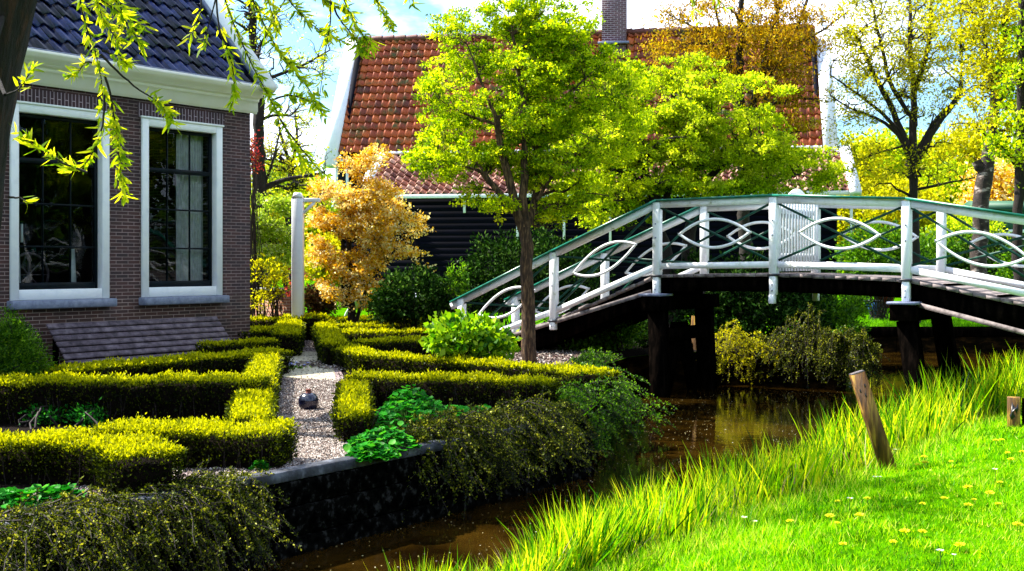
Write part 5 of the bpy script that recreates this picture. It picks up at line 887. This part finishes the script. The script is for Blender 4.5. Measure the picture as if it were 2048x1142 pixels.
# ---------------------------------------------------------------- foreground willow
wb = np.array([-2.02, 4.35, float(lawn_z(-2.02*UX[0]+4.35*UX[1], -2.02*VX[0]+4.35*VX[1]))]); wi = thing('willow_tree', wb, 'dark foreground willow trunk with hanging twigs of narrow yellow green leaves', 'tree')
q = resample([wb-[.02, 0, .1], P(-88, 900, 4.35), P(-80, 528, 4.35), P(-60, 280, 4.3), P(-22, 60, 4.3), P(30, -120, 4.3), P(60, -400, 4.3)], 40); K = 40; S = 28; th = np.arange(S)*2*np.pi/S
rr = .125+.02*np.exp(-np.arange(K)/4.)[:, None]+.006*np.sin(th*5+np.arange(K)[:, None]*.4)+.005*np.sin(th*11+np.arange(K)[:, None]*.9)+R.normal(size=(K, S))*.0022
V = q[:, None]+rr[..., None]*(np.cos(th)[None, :, None]*np.array([1., 0, 0])+np.sin(th)[None, :, None]*np.array([0, 1., 0])); j = np.arange(S); F = np.concatenate([np.stack([k*S+j, k*S+(j+1) % S, (k+1)*S+(j+1) % S, (k+1)*S+j], 1) for k in range(K-1)])
mkmesh('trunk', V.reshape(-1, 3), [F], M['bark_near'], wi, smooth=True)
top = P(45, -250, 4.3); limbs = [([top, P(250, -330, 3.9), P(480, -280, 3.8), P(760, -180, 4.1)], .05, .015), ([P(35, -150, 4.3), P(150, -230, 3.7), P(300, -120, 3.6)], .03, .012), ([P(60, -380, 4.3), P(600, -420, 4.6), P(1100, -330, 4.8), P(1420, -150, 4.6)], .06, .015), ([P(15, 0, 4.3), P(-20, 120, 4.0), P(10, 190, 3.8)], .012, .006)]
V, F = joinV([tubes(resample(p_, 16)[None], np.linspace(a_, b_, 16)[None], 8) for p_, a_, b_ in limbs]); mkmesh('limbs', V, [F], M['bark_dark'], wi, smooth=True)
ST = [  # hanging twigs: distance, points seen, leafy from, leaves
 (3.6, [(150, -200), (158, 0), (175, 60), (200, 110), (208, 190), (212, 260)], .2, 70), (3.62, [(208, 150), (222, 200), (232, 260), (240, 330), (250, 385)], .2, 75), (3.6, [(200, 110), (245, 155), (290, 190), (330, 215), (348, 250)], .6, 34),
 (3.55, [(209, 190), (207, 240), (190, 300), (160, 345), (130, 338)], .35, 34), (3.5, [(175, 345), (130, 330), (90, 300), (55, 285), (32, 265)], .1, 34), (3.7, [(200, -150), (215, -20), (240, 30), (285, 60)], .3, 60), (3.55, [(170, -150), (190, 0), (235, 15), (270, 70), (285, 95)], .3, 55),
 (3.7, [(230, -150), (190, 20), (225, 60), (245, 90)], .5, 45), (3.6, [(205, 100), (235, 110), (260, 130)], .3, 22), (3.65, [(208, 140), (175, 120), (150, 145), (135, 155)], .4, 18), (3.75, [(360, -200), (400, -60), (415, 20), (395, 60), (380, 80)], .75, 10), (3.8, [(410, -100), (432, -20), (410, 60), (402, 105)], .7, 8),
 (4.0, [(440, -220), (430, -60), (455, 30), (490, 110), (540, 200), (575, 270), (610, 330)], .35, 80), (4.0, [(450, -150), (500, -20), (530, 60), (580, 130), (620, 170), (650, 230)], .3, 80), (4.1, [(520, -200), (560, -20), (600, 30), (640, 65), (690, 80)], .35, 45), (4.0, [(640, -200), (662, -20), (660, 60), (645, 140), (640, 190)], .5, 22),
 (4.1, [(650, -200), (680, -10), (712, 50), (740, 90)], .4, 40), (4.1, [(700, -180), (730, -30), (770, 20), (785, 60)], .4, 45), (3.9, [(430, -60), (440, 60), (470, 120), (480, 180), (470, 215)], .4, 30), (4.1, [(660, 0), (685, 45), (715, 75), (728, 110)], .3, 28), (4.0, [(480, -150), (520, -40), (545, 20), (560, 70)], .3, 40),
 (4.05, [(540, 200), (585, 185), (630, 200), (640, 215)], .3, 26), (4.1, [(750, -180), (800, -60), (820, -10), (828, 6)], .8, 7), (4.2, [(600, -180), (620, -60), (650, 0), (700, 20)], .4, 40), (4.4, [(1330, -200), (1370, -60), (1385, 10), (1388, 50)], .55, 14), (4.4, [(1360, -150), (1420, -20), (1450, 15)], .5, 12), (3.8, [(10, 190), (40, 180), (60, 150), (78, 130)], .3, 12), (3.7, [(15, 395), (35, 400), (60, 408)], .5, 4), (4.0, [(560, 240), (600, 300), (640, 340), (660, 352)], .5, 12)]
tq, lp, la = [], [], []
for Yd, pts, f0, nl in ST:
    nl = int(nl*(2.9 if Yd > 3.85 else 2.1))
    q = resample([P(x, y, Yd) for x, y in pts], 14); q += np.cumsum(R.normal(size=q.shape)*.0015, 0); tq.append(q); f = f0+(1-f0)*R.random(nl)**.85; x = f*13; i0 = np.minimum(x.astype(int), 12); fr = (x-i0)[:, None]; p = q[i0]*(1-fr)+q[i0+1]*fr; lp.append(p+R.normal(size=p.shape)*.006); la.append(nrmz(q[i0+1]-q[i0])*.8+rnd3(nl)*.85)
tq = np.stack(tq); V, F = tubes(tq, np.linspace(.0042, .0012, 14)[None].repeat(len(tq), 0), 5); mkmesh('hanging_twigs', V, [F], M['bark_dark'], wi, smooth=True)
p = np.concatenate(lp); a = np.concatenate(la); V, F4, F3 = strap(p, a, .018+.028*R.random(len(p)), .0085*(.7+.5*R.random(len(p))), .35); tt = R.random(len(p)); mkmesh('leaves', V, [F4, F3], M['willow'], wi, tint=np.concatenate([tt, tt, tt]))
